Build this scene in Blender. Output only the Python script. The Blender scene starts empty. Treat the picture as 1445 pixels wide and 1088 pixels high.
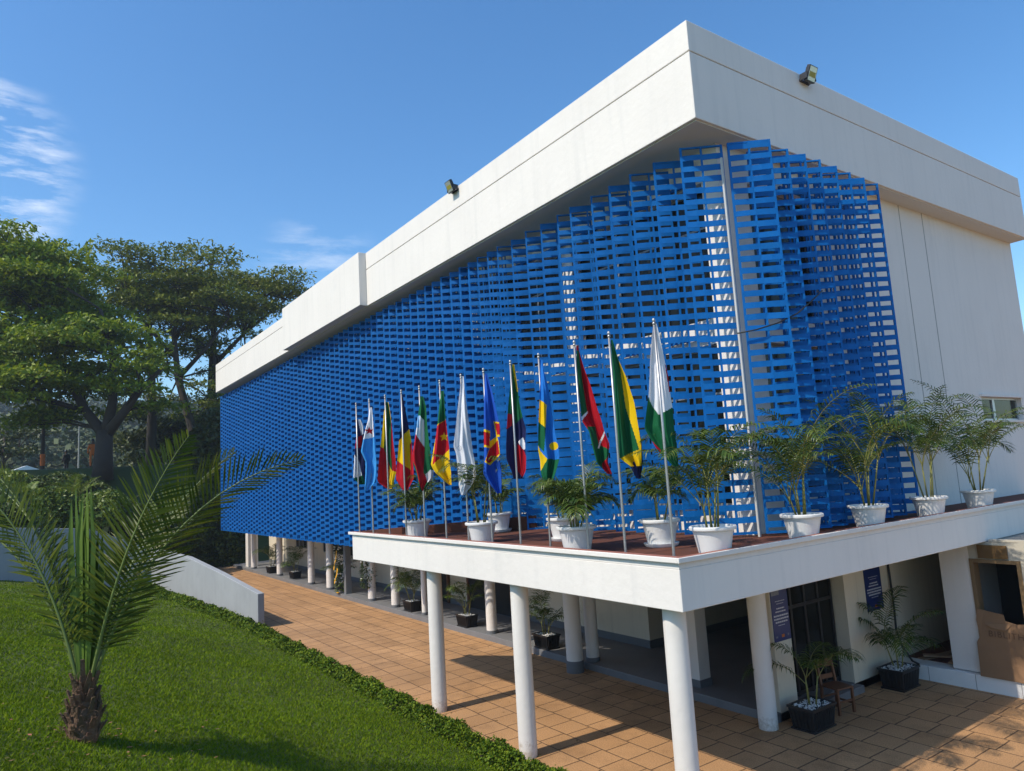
import bpy, math, random
import numpy as np
from mathutils import Vector, Matrix
SC = bpy.context.scene
COL = SC.collection
rad = math.radians
# ------------------------------------------------------------------ camera
cam_d = bpy.data.cameras.new("camera"); cam = bpy.data.objects.new("camera", cam_d); COL.objects.link(cam)
cam_d.sensor_width = 36.0; cam_d.lens = 36 * 988.5 / 1445; cam_d.clip_start = 0.1; cam_d.clip_end = 3000
YAW, PIT, ROL = 0.956304872, 0.128442001, -0.0589793774
cam.matrix_world = (Matrix.Translation((0, 0, 4.5)) @ Matrix.Rotation(YAW, 4, 'Z') @ Matrix.Rotation(math.pi / 2 + PIT, 4, 'X')
                    @ Matrix.Rotation(ROL, 4, 'Z'))
SC.camera = cam
# ------------------------------------------------------------------ light
SUN_EL = rad(49); SUN_DX = 0.04
w = bpy.data.worlds.new("World"); SC.world = w; w.use_nodes = True
nt = w.node_tree; nt.nodes.clear()
def N(t, **k):
    n = nt.nodes.new(t)
    for a, b in k.items(): setattr(n, a, b)
    return n
sky = N('ShaderNodeTexSky', sky_type='NISHITA', sun_disc=False, sun_elevation=SUN_EL, sun_rotation=math.pi, altitude=300, air_density=1.15, dust_density=1.0, ozone_density=2.0)
tc = N('ShaderNodeTexCoord'); mp = N('ShaderNodeMapping'); mp.inputs['Scale'].default_value = (3.4, 3.4, 17.0)
ns = N('ShaderNodeTexNoise'); ns.inputs['Scale'].default_value = 2.3; ns.inputs['Detail'].default_value = 9; ns.inputs['Roughness'].default_value = .62
cr = N('ShaderNodeValToRGB'); cr.color_ramp.elements[0].position = .47; cr.color_ramp.elements[1].position = .72
# clouds lie in one low bank of the western sky
dp = N('ShaderNodeVectorMath', operation='DOT_PRODUCT'); dp.inputs[1].default_value = (-0.926, -0.065, 0.372)
mr = N('ShaderNodeMapRange'); mr.inputs['From Min'].default_value = .9915; mr.inputs['From Max'].default_value = .9985; mr.interpolation_type = 'SMOOTHERSTEP'
mul = N('ShaderNodeMath', operation='MULTIPLY'); mul2 = N('ShaderNodeMath', operation='MULTIPLY'); mul2.inputs[1].default_value = .85
mix = N('ShaderNodeMixRGB'); mix.inputs['Color2'].default_value = (8.0, 8.3, 8.8, 1)
hs = N('ShaderNodeHueSaturation'); hs.inputs['Saturation'].default_value = 1.25; hs.inputs['Value'].default_value = 1.0
bg = N('ShaderNodeBackground'); bg.inputs['Strength'].default_value = 0.15; out = N('ShaderNodeOutputWorld')
L = nt.links.new
L(tc.outputs['Generated'], mp.inputs['Vector']); L(mp.outputs[0], ns.inputs['Vector']); L(ns.outputs['Fac'], cr.inputs[0])
dp2 = N('ShaderNodeVectorMath', operation='DOT_PRODUCT'); dp2.inputs[1].default_value = (-0.900, 0.325, 0.289); L(tc.outputs['Generated'], dp2.inputs[0]); mr2 = N('ShaderNodeMapRange'); mr2.inputs['From Min'].default_value = .9945; mr2.inputs['From Max'].default_value = 1.0; mr2.inputs['To Max'].default_value = .45; mr2.interpolation_type = 'SMOOTHERSTEP'; L(dp2.outputs['Value'], mr2.inputs['Value'])
mxm = N('ShaderNodeMath', operation='MAXIMUM'); L(mr.outputs[0], mxm.inputs[0]); L(mr2.outputs[0], mxm.inputs[1])
L(tc.outputs['Generated'], dp.inputs[0]); L(dp.outputs['Value'], mr.inputs['Value']); L(cr.outputs[0], mul.inputs[0]); L(mxm.outputs[0], mul.inputs[1])
L(mul.outputs[0], mul2.inputs[0]); L(mul2.outputs[0], mix.inputs['Fac']); L(sky.outputs[0], hs.inputs['Color']); 
tint = N('ShaderNodeMixRGB', blend_type='MULTIPLY'); tint.inputs['Fac'].default_value = 1; tint.inputs['Color2'].default_value = (1.10, 1.29, 1.38, 1); L(hs.outputs[0], tint.inputs['Color1']); L(tint.outputs[0], mix.inputs['Color1'])
L(mix.outputs[0], bg.inputs['Color']); L(bg.outputs[0], out.inputs['Surface'])
sd = bpy.data.lights.new("sun", 'SUN'); sd.energy = 4.65; sd.angle = rad(.55); sd.color = (1, .91, .775)
so = bpy.data.objects.new("sun", sd); COL.objects.link(so)
sdir = Vector((SUN_DX, math.cos(SUN_EL), -math.sin(SUN_EL))).normalized()
so.rotation_euler = sdir.to_track_quat('-Z', 'Y').to_euler(); so.location = (-10, -40, 60)
vs = SC.view_settings; vs.view_transform = 'Standard'; vs.look = 'None'; vs.exposure = 0.0; vs.gamma = 1.0
# ------------------------------------------------------------------ materials
M = {}
def mat(name, col, rough=.6, var=.12, scale=6.0, bump=0.0, bscale=40.0, metal=0.0, island=0.0, stretch=(1, 1, 1), stain=None, trans=0.0, spec=.5, coord='Object', bdist=.02):
    m = bpy.data.materials.new(name); m.use_nodes = True; t = m.node_tree; b = t.nodes['Principled BSDF']
    b.inputs['Roughness'].default_value = rough; b.inputs['Metallic'].default_value = metal
    b.inputs['Specular IOR Level'].default_value = spec
    c = (*col, 1); ln = t.links.new
    if coord == 'World':
        g = t.nodes.new('ShaderNodeNewGeometry'); vec = g.outputs['Position']
    else:
        g = t.nodes.new('ShaderNodeTexCoord'); vec = g.outputs['Object']
    mpn = t.nodes.new('ShaderNodeMapping'); mpn.inputs['Scale'].default_value = stretch; ln(vec, mpn.inputs['Vector']); vec = mpn.outputs[0]
    cur = None
    if var:
        n = t.nodes.new('ShaderNodeTexNoise'); n.inputs['Scale'].default_value = scale; n.inputs['Detail'].default_value = 6; ln(vec, n.inputs['Vector'])
        mx = t.nodes.new('ShaderNodeMixRGB'); ln(n.outputs['Fac'], mx.inputs['Fac'])
        mx.inputs['Color1'].default_value = tuple(max(0, x * (1 - var)) for x in col) + (1,); mx.inputs['Color2'].default_value = tuple(min(1, x * (1 + var)) for x in col) + (1,)
        cur = mx.outputs[0]
    if stain:
        n2 = t.nodes.new('ShaderNodeTexNoise'); n2.inputs['Scale'].default_value = stain[1]; n2.inputs['Detail'].default_value = 8; n2.inputs['Roughness'].default_value = .7; ln(vec, n2.inputs['Vector'])
        r = t.nodes.new('ShaderNodeValToRGB'); r.color_ramp.elements[0].position = stain[2]; r.color_ramp.elements[1].position = stain[3]; ln(n2.outputs['Fac'], r.inputs[0])
        m2 = t.nodes.new('ShaderNodeMixRGB'); ln(r.outputs[0], m2.inputs['Fac'])
        if cur: ln(cur, m2.inputs['Color1'])
        else: m2.inputs['Color1'].default_value = c
        m2.inputs['Color2'].default_value = (*stain[0], 1); cur = m2.outputs[0]
    if island:
        gi = t.nodes.new('ShaderNodeNewGeometry'); h = t.nodes.new('ShaderNodeHueSaturation'); ml = t.nodes.new('ShaderNodeMapRange')
        ml.inputs['To Min'].default_value = 1 - island; ml.inputs['To Max'].default_value = 1 + island; ln(gi.outputs['Random Per Island'], ml.inputs['Value'])
        ln(ml.outputs[0], h.inputs['Value'])
        ml2 = t.nodes.new('ShaderNodeMapRange'); ml2.inputs['To Min'].default_value = .5 + island * .07; ml2.inputs['To Max'].default_value = .5 - island * .07; ln(gi.outputs['Random Per Island'], ml2.inputs['Value']); ln(ml2.outputs[0], h.inputs['Hue'])
        if cur: ln(cur, h.inputs['Color'])
        else: h.inputs['Color'].default_value = c
        cur = h.outputs[0]
    if cur: ln(cur, b.inputs['Base Color'])
    else: b.inputs['Base Color'].default_value = c
    if bump:
        nb = t.nodes.new('ShaderNodeTexNoise'); nb.inputs['Scale'].default_value = bscale; nb.inputs['Detail'].default_value = 5; ln(vec, nb.inputs['Vector'])
        bp = t.nodes.new('ShaderNodeBump'); bp.inputs['Strength'].default_value = bump; bp.inputs['Distance'].default_value = bdist; ln(nb.outputs['Fac'], bp.inputs['Height']); ln(bp.outputs[0], b.inputs['Normal'])
    if trans:
        tr = t.nodes.new('ShaderNodeBsdfTranslucent'); ms = t.nodes.new('ShaderNodeMixShader'); ms.inputs[0].default_value = trans
        if cur: ln(cur, tr.inputs['Color'])
        else: tr.inputs['Color'].default_value = c
        o = t.nodes['Material Output']; ln(b.outputs[0], ms.inputs[1]); ln(tr.outputs[0], ms.inputs[2]); ln(ms.outputs[0], o.inputs['Surface'])
    M[name] = m
    return m
mat('white_render', (.735, .69, .64), .75, .06, .8, .25, 9, coord='World', stain=((.60, .59, .57), 1.1, .6, .98))
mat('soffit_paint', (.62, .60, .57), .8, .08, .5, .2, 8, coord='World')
mat('cream_wall', (.68, .60, .46), .75, .08, 1.0, .2, 10, coord='World', stain=((.5, .45, .36), 1.5, .6, .95))
mat('joint_dark', (.30, .29, .28), .9, .1)
mat('screen_blue', (.001, .116, .395), .6, .2, 7, .08, 30, stain=((.010, .155, .44), 2.3, .5, .85), spec=.18, coord='World')
mat('grey_floor', (.17, .17, .175), .55, .15, 1.2, .15, 20, coord='World', stain=((.11, .11, .115), .8, .5, .8))
mat('grey_skirting', (.14, .145, .155), .6, .1, 3, coord='World')
mat('terrace_red', (.125, .047, .030), .85, .25, 2.5, .3, 25, coord='World', stain=((.07, .036, .028), 1.3, .45, .8), spec=.2)
mat('curb_red', (.30, .115, .08), .8, .2, 4, .2, 30, coord='World', stain=((.45, .33, .28), 6, .6, .8))
mat('dark_glass', (.008, .009, .008), .12, .3, .6, coord='World', spec=.16)
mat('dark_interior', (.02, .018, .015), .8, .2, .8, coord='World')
mat('alu', (.55, .56, .58), .4, .08, 5, metal=.7)
mat('steel_pole', (.42, .41, .40), .42, .15, 12, metal=.75)
mat('grey_metal', (.23, .24, .25), .5, .2, 4, metal=.4)
mat('dimming_brown', (.28, .25, .21), .85, .15, .6, .2, 8, coord='World')  # dark tone put in to cut bounce light and dim the annex roof
mat('black_plastic', (.014, .014, .015), .42, .25, 6)
mat('pot_plastic', (.78, .77, .75), .38, .04, 3, .05, 30, stain=((.55, .52, .47), 3.0, .62, .9))
mat('pebbles', (.62, .61, .58), .7, .2, 20, island=.3)
mat('soil', (.05, .035, .022), .95, .3, 20, .5, 60)
mat('areca_leaf', (.062, .105, .014), .42, .15, 3, island=.5, trans=.25, spec=.35)
mat('areca_stem', (.20, .20, .045), .5, .3, 5, stretch=(1, 1, .6), stain=((.22, .12, .04), 3, .5, .7))
mat('date_leaf', (.075, .105, .008), .45, .1, 3, island=.55, trans=.22, spec=.28)
mat('spear', (.12, .19, .022), .45, .15, 6, trans=.2, stretch=(8, 8, .6))
mat('date_rachis', (.13, .17, .04), .45, .2, 5)
mat('date_boot', (.13, .075, .04), .85, .35, 14, .8, 40, island=.3)
mat('lawn_soil', (.062, .088, .006), .95, .4, .9, .6, 30, coord='World')
mat('grass', (.122, .192, .006), .75, .42, .6, island=.3, trans=.3, coord='World', spec=.08)
mat('hedge_leaf', (.095, .155, .008), .6, .35, 1.2, island=.5, trans=.2, coord='World', spec=.15)
mat('shrub_leaf', (.055, .09, .010), .6, .3, .8, island=.5, trans=.2, coord='World')
mat('shrub_light', (.13, .19, .02), .5, .3, .8, island=.45, trans=.25, coord='World')
mat('tree_leaf', (.135, .17, .014), .55, .35, .35, island=.45, trans=.35, coord='World')
mat('tree_leaf_bright', (.17, .235, .010), .55, .3, .35, island=.42, trans=.35, coord='World')
mat('tree_leaf_dark', (.06, .08, .014), .55, .3, .35, island=.45, trans=.2, coord='World')
mat('bark', (.045, .035, .028), .9, .35, 3, .6, 12)
mat('terrain', (.05, .075, .02), .95, .4, .3, .4, 3, coord='World')
mat('forest_leaf', (.06, .08, .03), .8, .3, .02, island=.4, coord='World')
mat('concrete_wall', (.32, .33, .335), .7, .1, .7, .55, 2.2, coord='World', stain=((.27, .28, .285), 1.3, .5, .85))
mat('wood_brown', (.13, .05, .022), .45, .3, 9, .15, 30, stretch=(1, 1, .15))
mat('wood_frame', (.19, .12, .055), .6, .25, 6, stretch=(1, 1, .2))
mat('sign_wood', (.12, .065, .018), .6, .25, 5, stretch=(.3, 1, 2))
mat('annex_shade_cream', (.46, .42, .34), .8, .1, 1.0, .2, 9, coord='World', stain=((.34, .31, .25), 1.4, .5, .9))  # cream darkened so the sunlit annex front reads as shaded
mat('post_grey', (.46, .46, .45), .6, .1, 4)
mat('leaf_litter', (.20, .11, .04), .8, .3, 3, island=.6)
mat('cardboard', (.24, .135, .068), .85, .12, 3, .15, 20)
mat('plank', (.32, .20, .12), .8, .3, 5, .2, 20)
mat('ink', (.13, .068, .035), .9, 0)
mat('poster_blue', (.012, .028, .13), .35, .25, 4)
mat('poster_white', (.55, .55, .58), .5, .1)
mat('poster_orange', (.5, .13, .02), .5, .1)
mat('poster_photo', (.16, .17, .20), .5, .6, 18)
mat('cable', (.012, .012, .012), .6, 0)
mat('lamp_black', (.018, .018, .02), .4, .2)
mat('lamp_reflector', (.55, .55, .5), .25, .2, 20, metal=.6)
mat('lamp_led', (.32, .27, .02), .5, .2, 30)
mat('flower_white', (.75, .73, .68), .6, .1)
mat('ribbon_yellow', (.75, .36, .01), .6, .1)
mat('roof_white', (.7, .72, .75), .6, .1)
mat('skin', (.09, .05, .035), .6, 0)
mat('cloth_black', (.012, .012, .014), .85, .1)
mat('cloth_orange', (.55, .13, .02), .8, .1)
mat('sign_dark', (.12, .03, .03), .6, .2)
for nm, c in dict(navy=(.012, .016, .075), white=(.76, .76, .80), red=(.42, .006, .016), green=(.006, .105, .038), sky=(.05, .30, .68), yellow=(.78, .50, .004), blue=(.012, .085, .46),
                  blue2=(.012, .16, .56), skyp=(.25, .5, .8), grey=(.5, .5, .54)).items():
    mat('cloth_' + nm, c, .78, .08, 14, .12, 260, trans=.15, spec=.2, bdist=.002)
def streaks(name, dark, amt):
    t = M[name].node_tree; b = t.nodes['Principled BSDF']; ln = t.links.new; src = b.inputs['Base Color'].links[0].from_socket
    g = t.nodes.new('ShaderNodeNewGeometry'); mp_ = t.nodes.new('ShaderNodeMapping'); mp_.inputs['Scale'].default_value = (3.2, 3.2, .16); ln(g.outputs['Position'], mp_.inputs[0])
    n = t.nodes.new('ShaderNodeTexNoise'); n.inputs['Scale'].default_value = 1.6; n.inputs['Detail'].default_value = 7; n.inputs['Roughness'].default_value = .65; ln(mp_.outputs[0], n.inputs['Vector'])
    r = t.nodes.new('ShaderNodeMapRange'); r.inputs['From Min'].default_value = .5; r.inputs['From Max'].default_value = .85; r.inputs['To Max'].default_value = amt; ln(n.outputs['Fac'], r.inputs['Value'])
    m = t.nodes.new('ShaderNodeMixRGB'); ln(r.outputs[0], m.inputs['Fac']); ln(src, m.inputs['Color1']); m.inputs['Color2'].default_value = (*dark, 1); ln(m.outputs[0], b.inputs['Base Color'])
mat('column_paint', (.735, .69, .64), .6, .05, 2, .2, 9, coord='World', stain=((.55, .54, .52), 2.2, .58, .95))
def splash(name):
    t = M[name].node_tree; b = t.nodes['Principled BSDF']; ln = t.links.new; src = b.inputs['Base Color'].links[0].from_socket
    g = t.nodes.new('ShaderNodeNewGeometry'); n = t.nodes.new('ShaderNodeTexNoise'); n.inputs['Scale'].default_value = 9; n.inputs['Detail'].default_value = 7; n.inputs['Roughness'].default_value = .7; ln(g.outputs['Position'], n.inputs['Vector'])
    sx = t.nodes.new('ShaderNodeSeparateXYZ'); ln(g.outputs['Position'], sx.inputs[0]); a = t.nodes.new('ShaderNodeMapRange'); a.inputs['From Min'].default_value = .5; a.inputs['From Max'].default_value = .02; a.inputs['To Min'].default_value = -.2; a.inputs['To Max'].default_value = .22; ln(sx.outputs['Z'], a.inputs['Value'])
    s = t.nodes.new('ShaderNodeMath'); s.operation = 'ADD'; ln(n.outputs['Fac'], s.inputs[0]); ln(a.outputs[0], s.inputs[1]); r = t.nodes.new('ShaderNodeMapRange'); r.inputs['From Min'].default_value = .56; r.inputs['From Max'].default_value = .78; r.inputs['To Max'].default_value = .7; ln(s.outputs[0], r.inputs['Value'])
    m = t.nodes.new('ShaderNodeMixRGB'); ln(r.outputs[0], m.inputs['Fac']); ln(src, m.inputs['Color1']); m.inputs['Color2'].default_value = (.36, .27, .18, 1); ln(m.outputs[0], b.inputs['Base Color'])
splash('column_paint'); splash('concrete_wall')
streaks('white_render', (.46, .455, .44), .30); streaks('concrete_wall', (.18, .185, .185), .3); streaks('cream_wall', (.36, .31, .24), .5)
# paving: square tan slabs with dark joints
def paving():
    m = bpy.data.materials.new('paving_tile'); m.use_nodes = True; t = m.node_tree; b = t.nodes['Principled BSDF']; ln = t.links.new
    g = t.nodes.new('ShaderNodeNewGeometry'); mpn = t.nodes.new('ShaderNodeMapping'); mpn.inputs['Location'].default_value = (.14, .045, 0)
    ds = t.nodes.new('ShaderNodeTexNoise'); ds.inputs['Scale'].default_value = 2.2; ds.inputs['Detail'].default_value = 3; ln(g.outputs['Position'], ds.inputs['Vector'])
    va = t.nodes.new('ShaderNodeVectorMath'); va.operation = 'MULTIPLY_ADD'; va.inputs[1].default_value = (.03, .03, 0); ln(ds.outputs['Color'], va.inputs[0]); ln(g.outputs['Position'], va.inputs[2])
    ln(va.outputs[0], mpn.inputs['Vector'])
    br = t.nodes.new('ShaderNodeTexBrick'); br.offset = .16; br.offset_frequency = 2; br.squash = 1
    for k, v in {'Scale': 1, 'Mortar Size': .016, 'Mortar Smooth': .6, 'Brick Width': .5, 'Row Height': .53, 'Bias': 0}.items(): br.inputs[k].default_value = v
    br.inputs['Color1'].default_value = (.42, .228, .098, 1); br.inputs['Color2'].default_value = (.48, .268, .122, 1); br.inputs['Mortar'].default_value = (.10, .055, .025, 1)
    ln(mpn.outputs[0], br.inputs['Vector'])
    n = t.nodes.new('ShaderNodeTexNoise'); n.inputs['Scale'].default_value = 1.1; n.inputs['Detail'].default_value = 9; n.inputs['Roughness'].default_value = .7; ln(g.outputs['Position'], n.inputs['Vector'])
    h = t.nodes.new('ShaderNodeHueSaturation'); r = t.nodes.new('ShaderNodeMapRange'); r.inputs['From Min'].default_value = .3; r.inputs['From Max'].default_value = .7; r.inputs['To Min'].default_value = .62; r.inputs['To Max'].default_value = 1.26
    ln(n.outputs['Fac'], r.inputs['Value']); ln(r.outputs[0], h.inputs['Value']); ln(br.outputs['Color'], h.inputs['Color'])
    n2 = t.nodes.new('ShaderNodeTexNoise'); n2.inputs['Scale'].default_value = 55; n2.inputs['Detail'].default_value = 4; ln(g.outputs['Position'], n2.inputs['Vector'])
    r2 = t.nodes.new('ShaderNodeMapRange'); r2.inputs['From Min'].default_value = .35; r2.inputs['From Max'].default_value = .65; r2.inputs['To Min'].default_value = .7; r2.inputs['To Max'].default_value = 1.22; ln(n2.outputs['Fac'], r2.inputs['Value'])
    h2 = t.nodes.new('ShaderNodeHueSaturation'); ln(r2.outputs[0], h2.inputs['Value']); ln(h.outputs[0], h2.inputs['Color']); n4 = t.nodes.new('ShaderNodeTexNoise'); n4.inputs['Scale'].default_value = .55; n4.inputs['Detail'].default_value = 10; n4.inputs['Roughness'].default_value = .72; ln(g.outputs['Position'], n4.inputs['Vector'])
    r4 = t.nodes.new('ShaderNodeMapRange'); r4.inputs['From Min'].default_value = .5; r4.inputs['From Max'].default_value = .72; r4.inputs['To Max'].default_value = .75; ln(n4.outputs['Fac'], r4.inputs['Value'])
    m4 = t.nodes.new('ShaderNodeMixRGB'); ln(r4.outputs[0], m4.inputs['Fac']); ln(h2.outputs[0], m4.inputs['Color1']); m4.inputs['Color2'].default_value = (.20, .115, .055, 1); ln(m4.outputs[0], b.inputs['Base Color'])
    b.inputs['Roughness'].default_value = .75
    mx = t.nodes.new('ShaderNodeMath'); mx.operation = 'MULTIPLY_ADD'; mx.inputs[1].default_value = -1.0; ln(br.outputs['Fac'], mx.inputs[0]); 
    m3 = t.nodes.new('ShaderNodeMath'); m3.operation = 'MULTIPLY'; m3.inputs[1].default_value = .35; ln(n2.outputs['Fac'], m3.inputs[0]); ln(m3.outputs[0], mx.inputs[2])
    bp = t.nodes.new('ShaderNodeBump'); bp.inputs['Strength'].default_value = .5; bp.inputs['Distance'].default_value = .012; ln(mx.outputs[0], bp.inputs['Height']); ln(bp.outputs[0], b.inputs['Normal'])
    M['paving_tile'] = m
paving()
# ------------------------------------------------------------------ mesh helpers
class MB:
    def __init__(s): s.v = []; s.f = []; s.m = []; s.cur = 0
    def add(s, vs, fs):
        o = len(s.v); s.v.extend(tuple(map(float, p)) for p in vs); s.f.extend(tuple(i + o for i in f) for f in fs); s.m.extend([s.cur] * len(fs))
    def box(s, x0, x1, y0, y1, z0, z1, R=None, c=(0, 0, 0)):
        p = [(x, y, z) for z in (z0, z1) for y in (y0, y1) for x in (x0, x1)]
        if R is not None: p = [R @ Vector(q) + Vector(c) for q in p]
        s.add(p, [(0, 2, 3, 1), (4, 5, 7, 6), (0, 1, 5, 4), (2, 6, 7, 3), (0, 4, 6, 2), (1, 3, 7, 5)])
    def prism(s, poly, z0, z1):
        n = len(poly); p = [(x, y, z0) for x, y in poly] + [(x, y, z1) for x, y in poly]
        s.add(p, [tuple(range(n))[::-1], tuple(range(n, 2 * n))] + [(i, (i + 1) % n, n + (i + 1) % n, n + i) for i in range(n)])
    def tube(s, path, rads, n=8, cap=True):
        path = [Vector(p) for p in path]
        if not hasattr(rads, '__len__'): rads = [rads] * len(path)
        vs = []; t0 = (path[1] - path[0]).normalized(); u = t0.orthogonal().normalized()
        for i, p in enumerate(path):
            t = (path[min(i + 1, len(path) - 1)] - path[max(i - 1, 0)]).normalized(); u = (u - t * u.dot(t)).normalized(); w_ = t.cross(u)
            for k in range(n):
                a = 2 * math.pi * k / n; vs.append(p + (u * math.cos(a) + w_ * math.sin(a)) * rads[i])
        fs = [(i * n + k, i * n + (k + 1) % n, (i + 1) * n + (k + 1) % n, (i + 1) * n + k) for i in range(len(path) - 1) for k in range(n)]
        if cap: fs += [tuple(range(n))[::-1], tuple(range((len(path) - 1) * n, len(path) * n))]
        s.add(vs, fs)
    def lathe(s, prof, n=28, c=(0, 0, 0)):
        vs = [(c[0] + r * math.cos(2 * math.pi * k / n), c[1] + r * math.sin(2 * math.pi * k / n), c[2] + z) for r, z in prof for k in range(n)]
        fs = [(i * n + k, i * n + (k + 1) % n, (i + 1) * n + (k + 1) % n, (i + 1) * n + k) for i in range(len(prof) - 1) for k in range(n)]
        s.add(vs, fs)
    def strip(s, pts, wid, side):
        # flat tapered strip; side = unit vector(s) across
        vs = []
        for i, (p, w_) in enumerate(zip(pts, wid)):
            d = side[i] if isinstance(side, list) else side
            vs += [p - d * w_, p + d * w_] if w_ > 1e-5 else [p]
        fs = []; o = 0
        for i in range(len(pts) - 1):
            if wid[i + 1] > 1e-5: fs.append((o, o + 1, o + 3, o + 2)); o += 2
            else: fs.append((o, o + 1, o + 2))
        s.add(vs, fs)
    def mesh(s, name, mats, smooth=False, bevel=0):
        me = bpy.data.meshes.new(name); me.from_pydata(s.v, [], s.f)
        for m in (mats if isinstance(mats, (list, tuple)) else [mats]): me.materials.append(M[m])
        if any(s.m): me.polygons.foreach_set('material_index', s.m)
        if smooth: me.polygons.foreach_set('use_smooth', [True] * len(s.f))
        me.update(); return me
    def obj(s, name, mats, parent=None, smooth=False, bevel=0, auto=False, loc=None):
        o = bpy.data.objects.new(name, s.mesh(name, mats, smooth)); COL.objects.link(o)
        if parent: o.parent = parent
        if loc: o.location = loc
        if bevel:
            b = o.modifiers.new('bevel', 'BEVEL'); b.width = bevel; b.segments = 2; b.limit_method = 'ANGLE'
        if auto:
            for p, q in zip(o.data.polygons, o.data.polygons): p.use_smooth = True
            o.data.set_sharp_from_angle(angle=rad(40))
        return o
def tag(o, label=None, cat=None, group=None, kind=None):
    for k, v in (('label', label), ('category', cat), ('group', group), ('kind', kind)):
        if v: o[k] = v
    return o
def thing(name, label, cat, loc=(0, 0, 0), rz=0, group=None):
    o = bpy.data.objects.new(name, None); COL.objects.link(o); o.empty_display_size = .2; o.location = loc; o.rotation_euler = (0, 0, rz)
    return tag(o, label, cat, group)
def copy_tree(o, parent=None):
    c = o.copy(); COL.objects.link(c)
    if parent: c.parent = parent
    for ch in list(o.children): copy_tree(ch, c)
    return c
def npmesh(name, V, F, mats, parent=None, mi=None, smooth=False):
    # V (n,3); F (m,3) or (m,4)
    me = bpy.data.meshes.new(name); k = F.shape[1]
    me.vertices.add(len(V)); me.vertices.foreach_set('co', V.astype(np.float32).ravel())
    me.loops.add(F.size); me.loops.foreach_set('vertex_index', F.astype(np.int32).ravel())
    me.polygons.add(len(F)); me.polygons.foreach_set('loop_start', np.arange(0, F.size, k, dtype=np.int32))
    for m in (mats if isinstance(mats, (list, tuple)) else [mats]): me.materials.append(M[m])
    if mi is not None: me.polygons.foreach_set('material_index', mi.astype(np.int32))
    if smooth: me.polygons.foreach_set('use_smooth', np.ones(len(F), dtype=bool))
    me.update(calc_edges=True); me.validate()
    o = bpy.data.objects.new(name, me); COL.objects.link(o)
    if parent: o.parent = parent
    return o
def simple(name, mats, label, cat, mb, **k):
    return tag(mb.obj(name, mats, **k), label, cat)
# ------------------------------------------------------------------ ground
def smooth(a, b, x): t = np.clip((x - a) / (b - a), 0, 1); return t * t * (3 - 2 * t)
mb = MB(); mb.box(-50, 40, 6.2, 60, -.4, 0); tag(mb.obj('plaza_paving', 'paving_tile'), kind='structure')
mb = MB(); R_ = 1400
mb.add([(R_ * math.cos(a * math.pi / 24), R_ * math.sin(a * math.pi / 24), -.42) for a in range(48)], [tuple(range(48))]); tag(mb.obj('ground', 'terrain'), kind='structure')
WA, WB, WC, WD = (-24.6, 6.55), (-37.6, 5.05), (-36.5, -.6), (-34.0, -14.0)
def lawn_z(x, y):
    f = 1 - .45 * smooth(12, 36, -x)
    d = np.clip(6.25 - y, 0, None)
    z = .06 + .37 * f * d
    zc = 3.05 - .9 * smooth(12, 36, -x)          # the bank levels off near its top
    z = np.where(z > zc - .5, zc - .5 + (1 - np.exp(-(z - zc + .5) / .8)) * .8, z)
    return z + .03 * np.sin(x * 1.3 + y * .7) * np.clip(d, 0, 1) + .02 * np.sin(y * 2.1 - x * .4) * np.clip(d, 0, 1)
def grid(name, xs, ys, zf, mats, mask=None):
    X, Y = np.meshgrid(xs, ys, indexing='ij'); Z = zf(X, Y); V = np.stack([X, Y, Z], -1).reshape(-1, 3); n = len(ys)
    i, j = np.meshgrid(np.arange(len(xs) - 1), np.arange(n - 1), indexing='ij'); a = (i * n + j).ravel()
    F = np.stack([a, a + n, a + n + 1, a + 1], 1)
    if mask is not None: c = V[F].mean(1); F = F[mask(c[:, 0], c[:, 1])]
    return npmesh(name, V, F, mats, smooth=True)
tag(grid('lawn', np.linspace(-39, 14, 160), np.linspace(-24, 6.28, 100), lawn_z, 'lawn_soil'), kind='structure')
def terr_z(x, y):
    d = -37 - x
    z = 1.9 + np.clip(d, 0, 13) * .36 + 28 * smooth(75, 330, d) + 8 * smooth(90, 260, d) * np.sin(y * .013 + 1.1) * .6
    dp = np.maximum(-46.5 - x, 5.0 - y)               # distance outside the paved strip
    return -.35 + (z + .35) * smooth(-.2, 5, dp)
tag(grid('hillside', -37.2 - np.concatenate([np.linspace(0, 16, 40), 16 + np.linspace(0, 1, 70)[1:] ** 1.6 * 480]), np.linspace(-260, 260, 180), terr_z, 'terrain'), kind='structure')
# ------------------------------------------------------------------ building
bld = thing('building', 'white two-storey building behind a blue slatted screen, with terrace canopy on round columns', 'building', (-24.5, 9.95, 0))
off = Vector((24.5, -9.95, 0))
def bp_(mb, name, mats, label=None, parent=None, **k):   # a part of the building, modelled in place
    o = mb.obj(name, mats, **k)
    o.parent = parent or bld
    if parent is None: o.location = off
    if label: o['label'] = label
    return o
Y0 = 9.95; YB = 22.6; XR = -7.42; XL = -41.6
piers = [-7.64 - 4.05 * k for k in range(9)] + [-41.4]
mb = MB()
for zz in ((2.75, 3.75), (6.6, 7.05), (9.55, 10.16)): mb.box(XL, XR, Y0, Y0 + .35, *zz)
for x in piers:
    for zz in ((3.75, 6.6), (7.05, 9.55)): mb.box(x - .17 if x > -41 else XL, x + .17 if x < -8 else XR, Y0 + .003, Y0 + .35, *zz)
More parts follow.
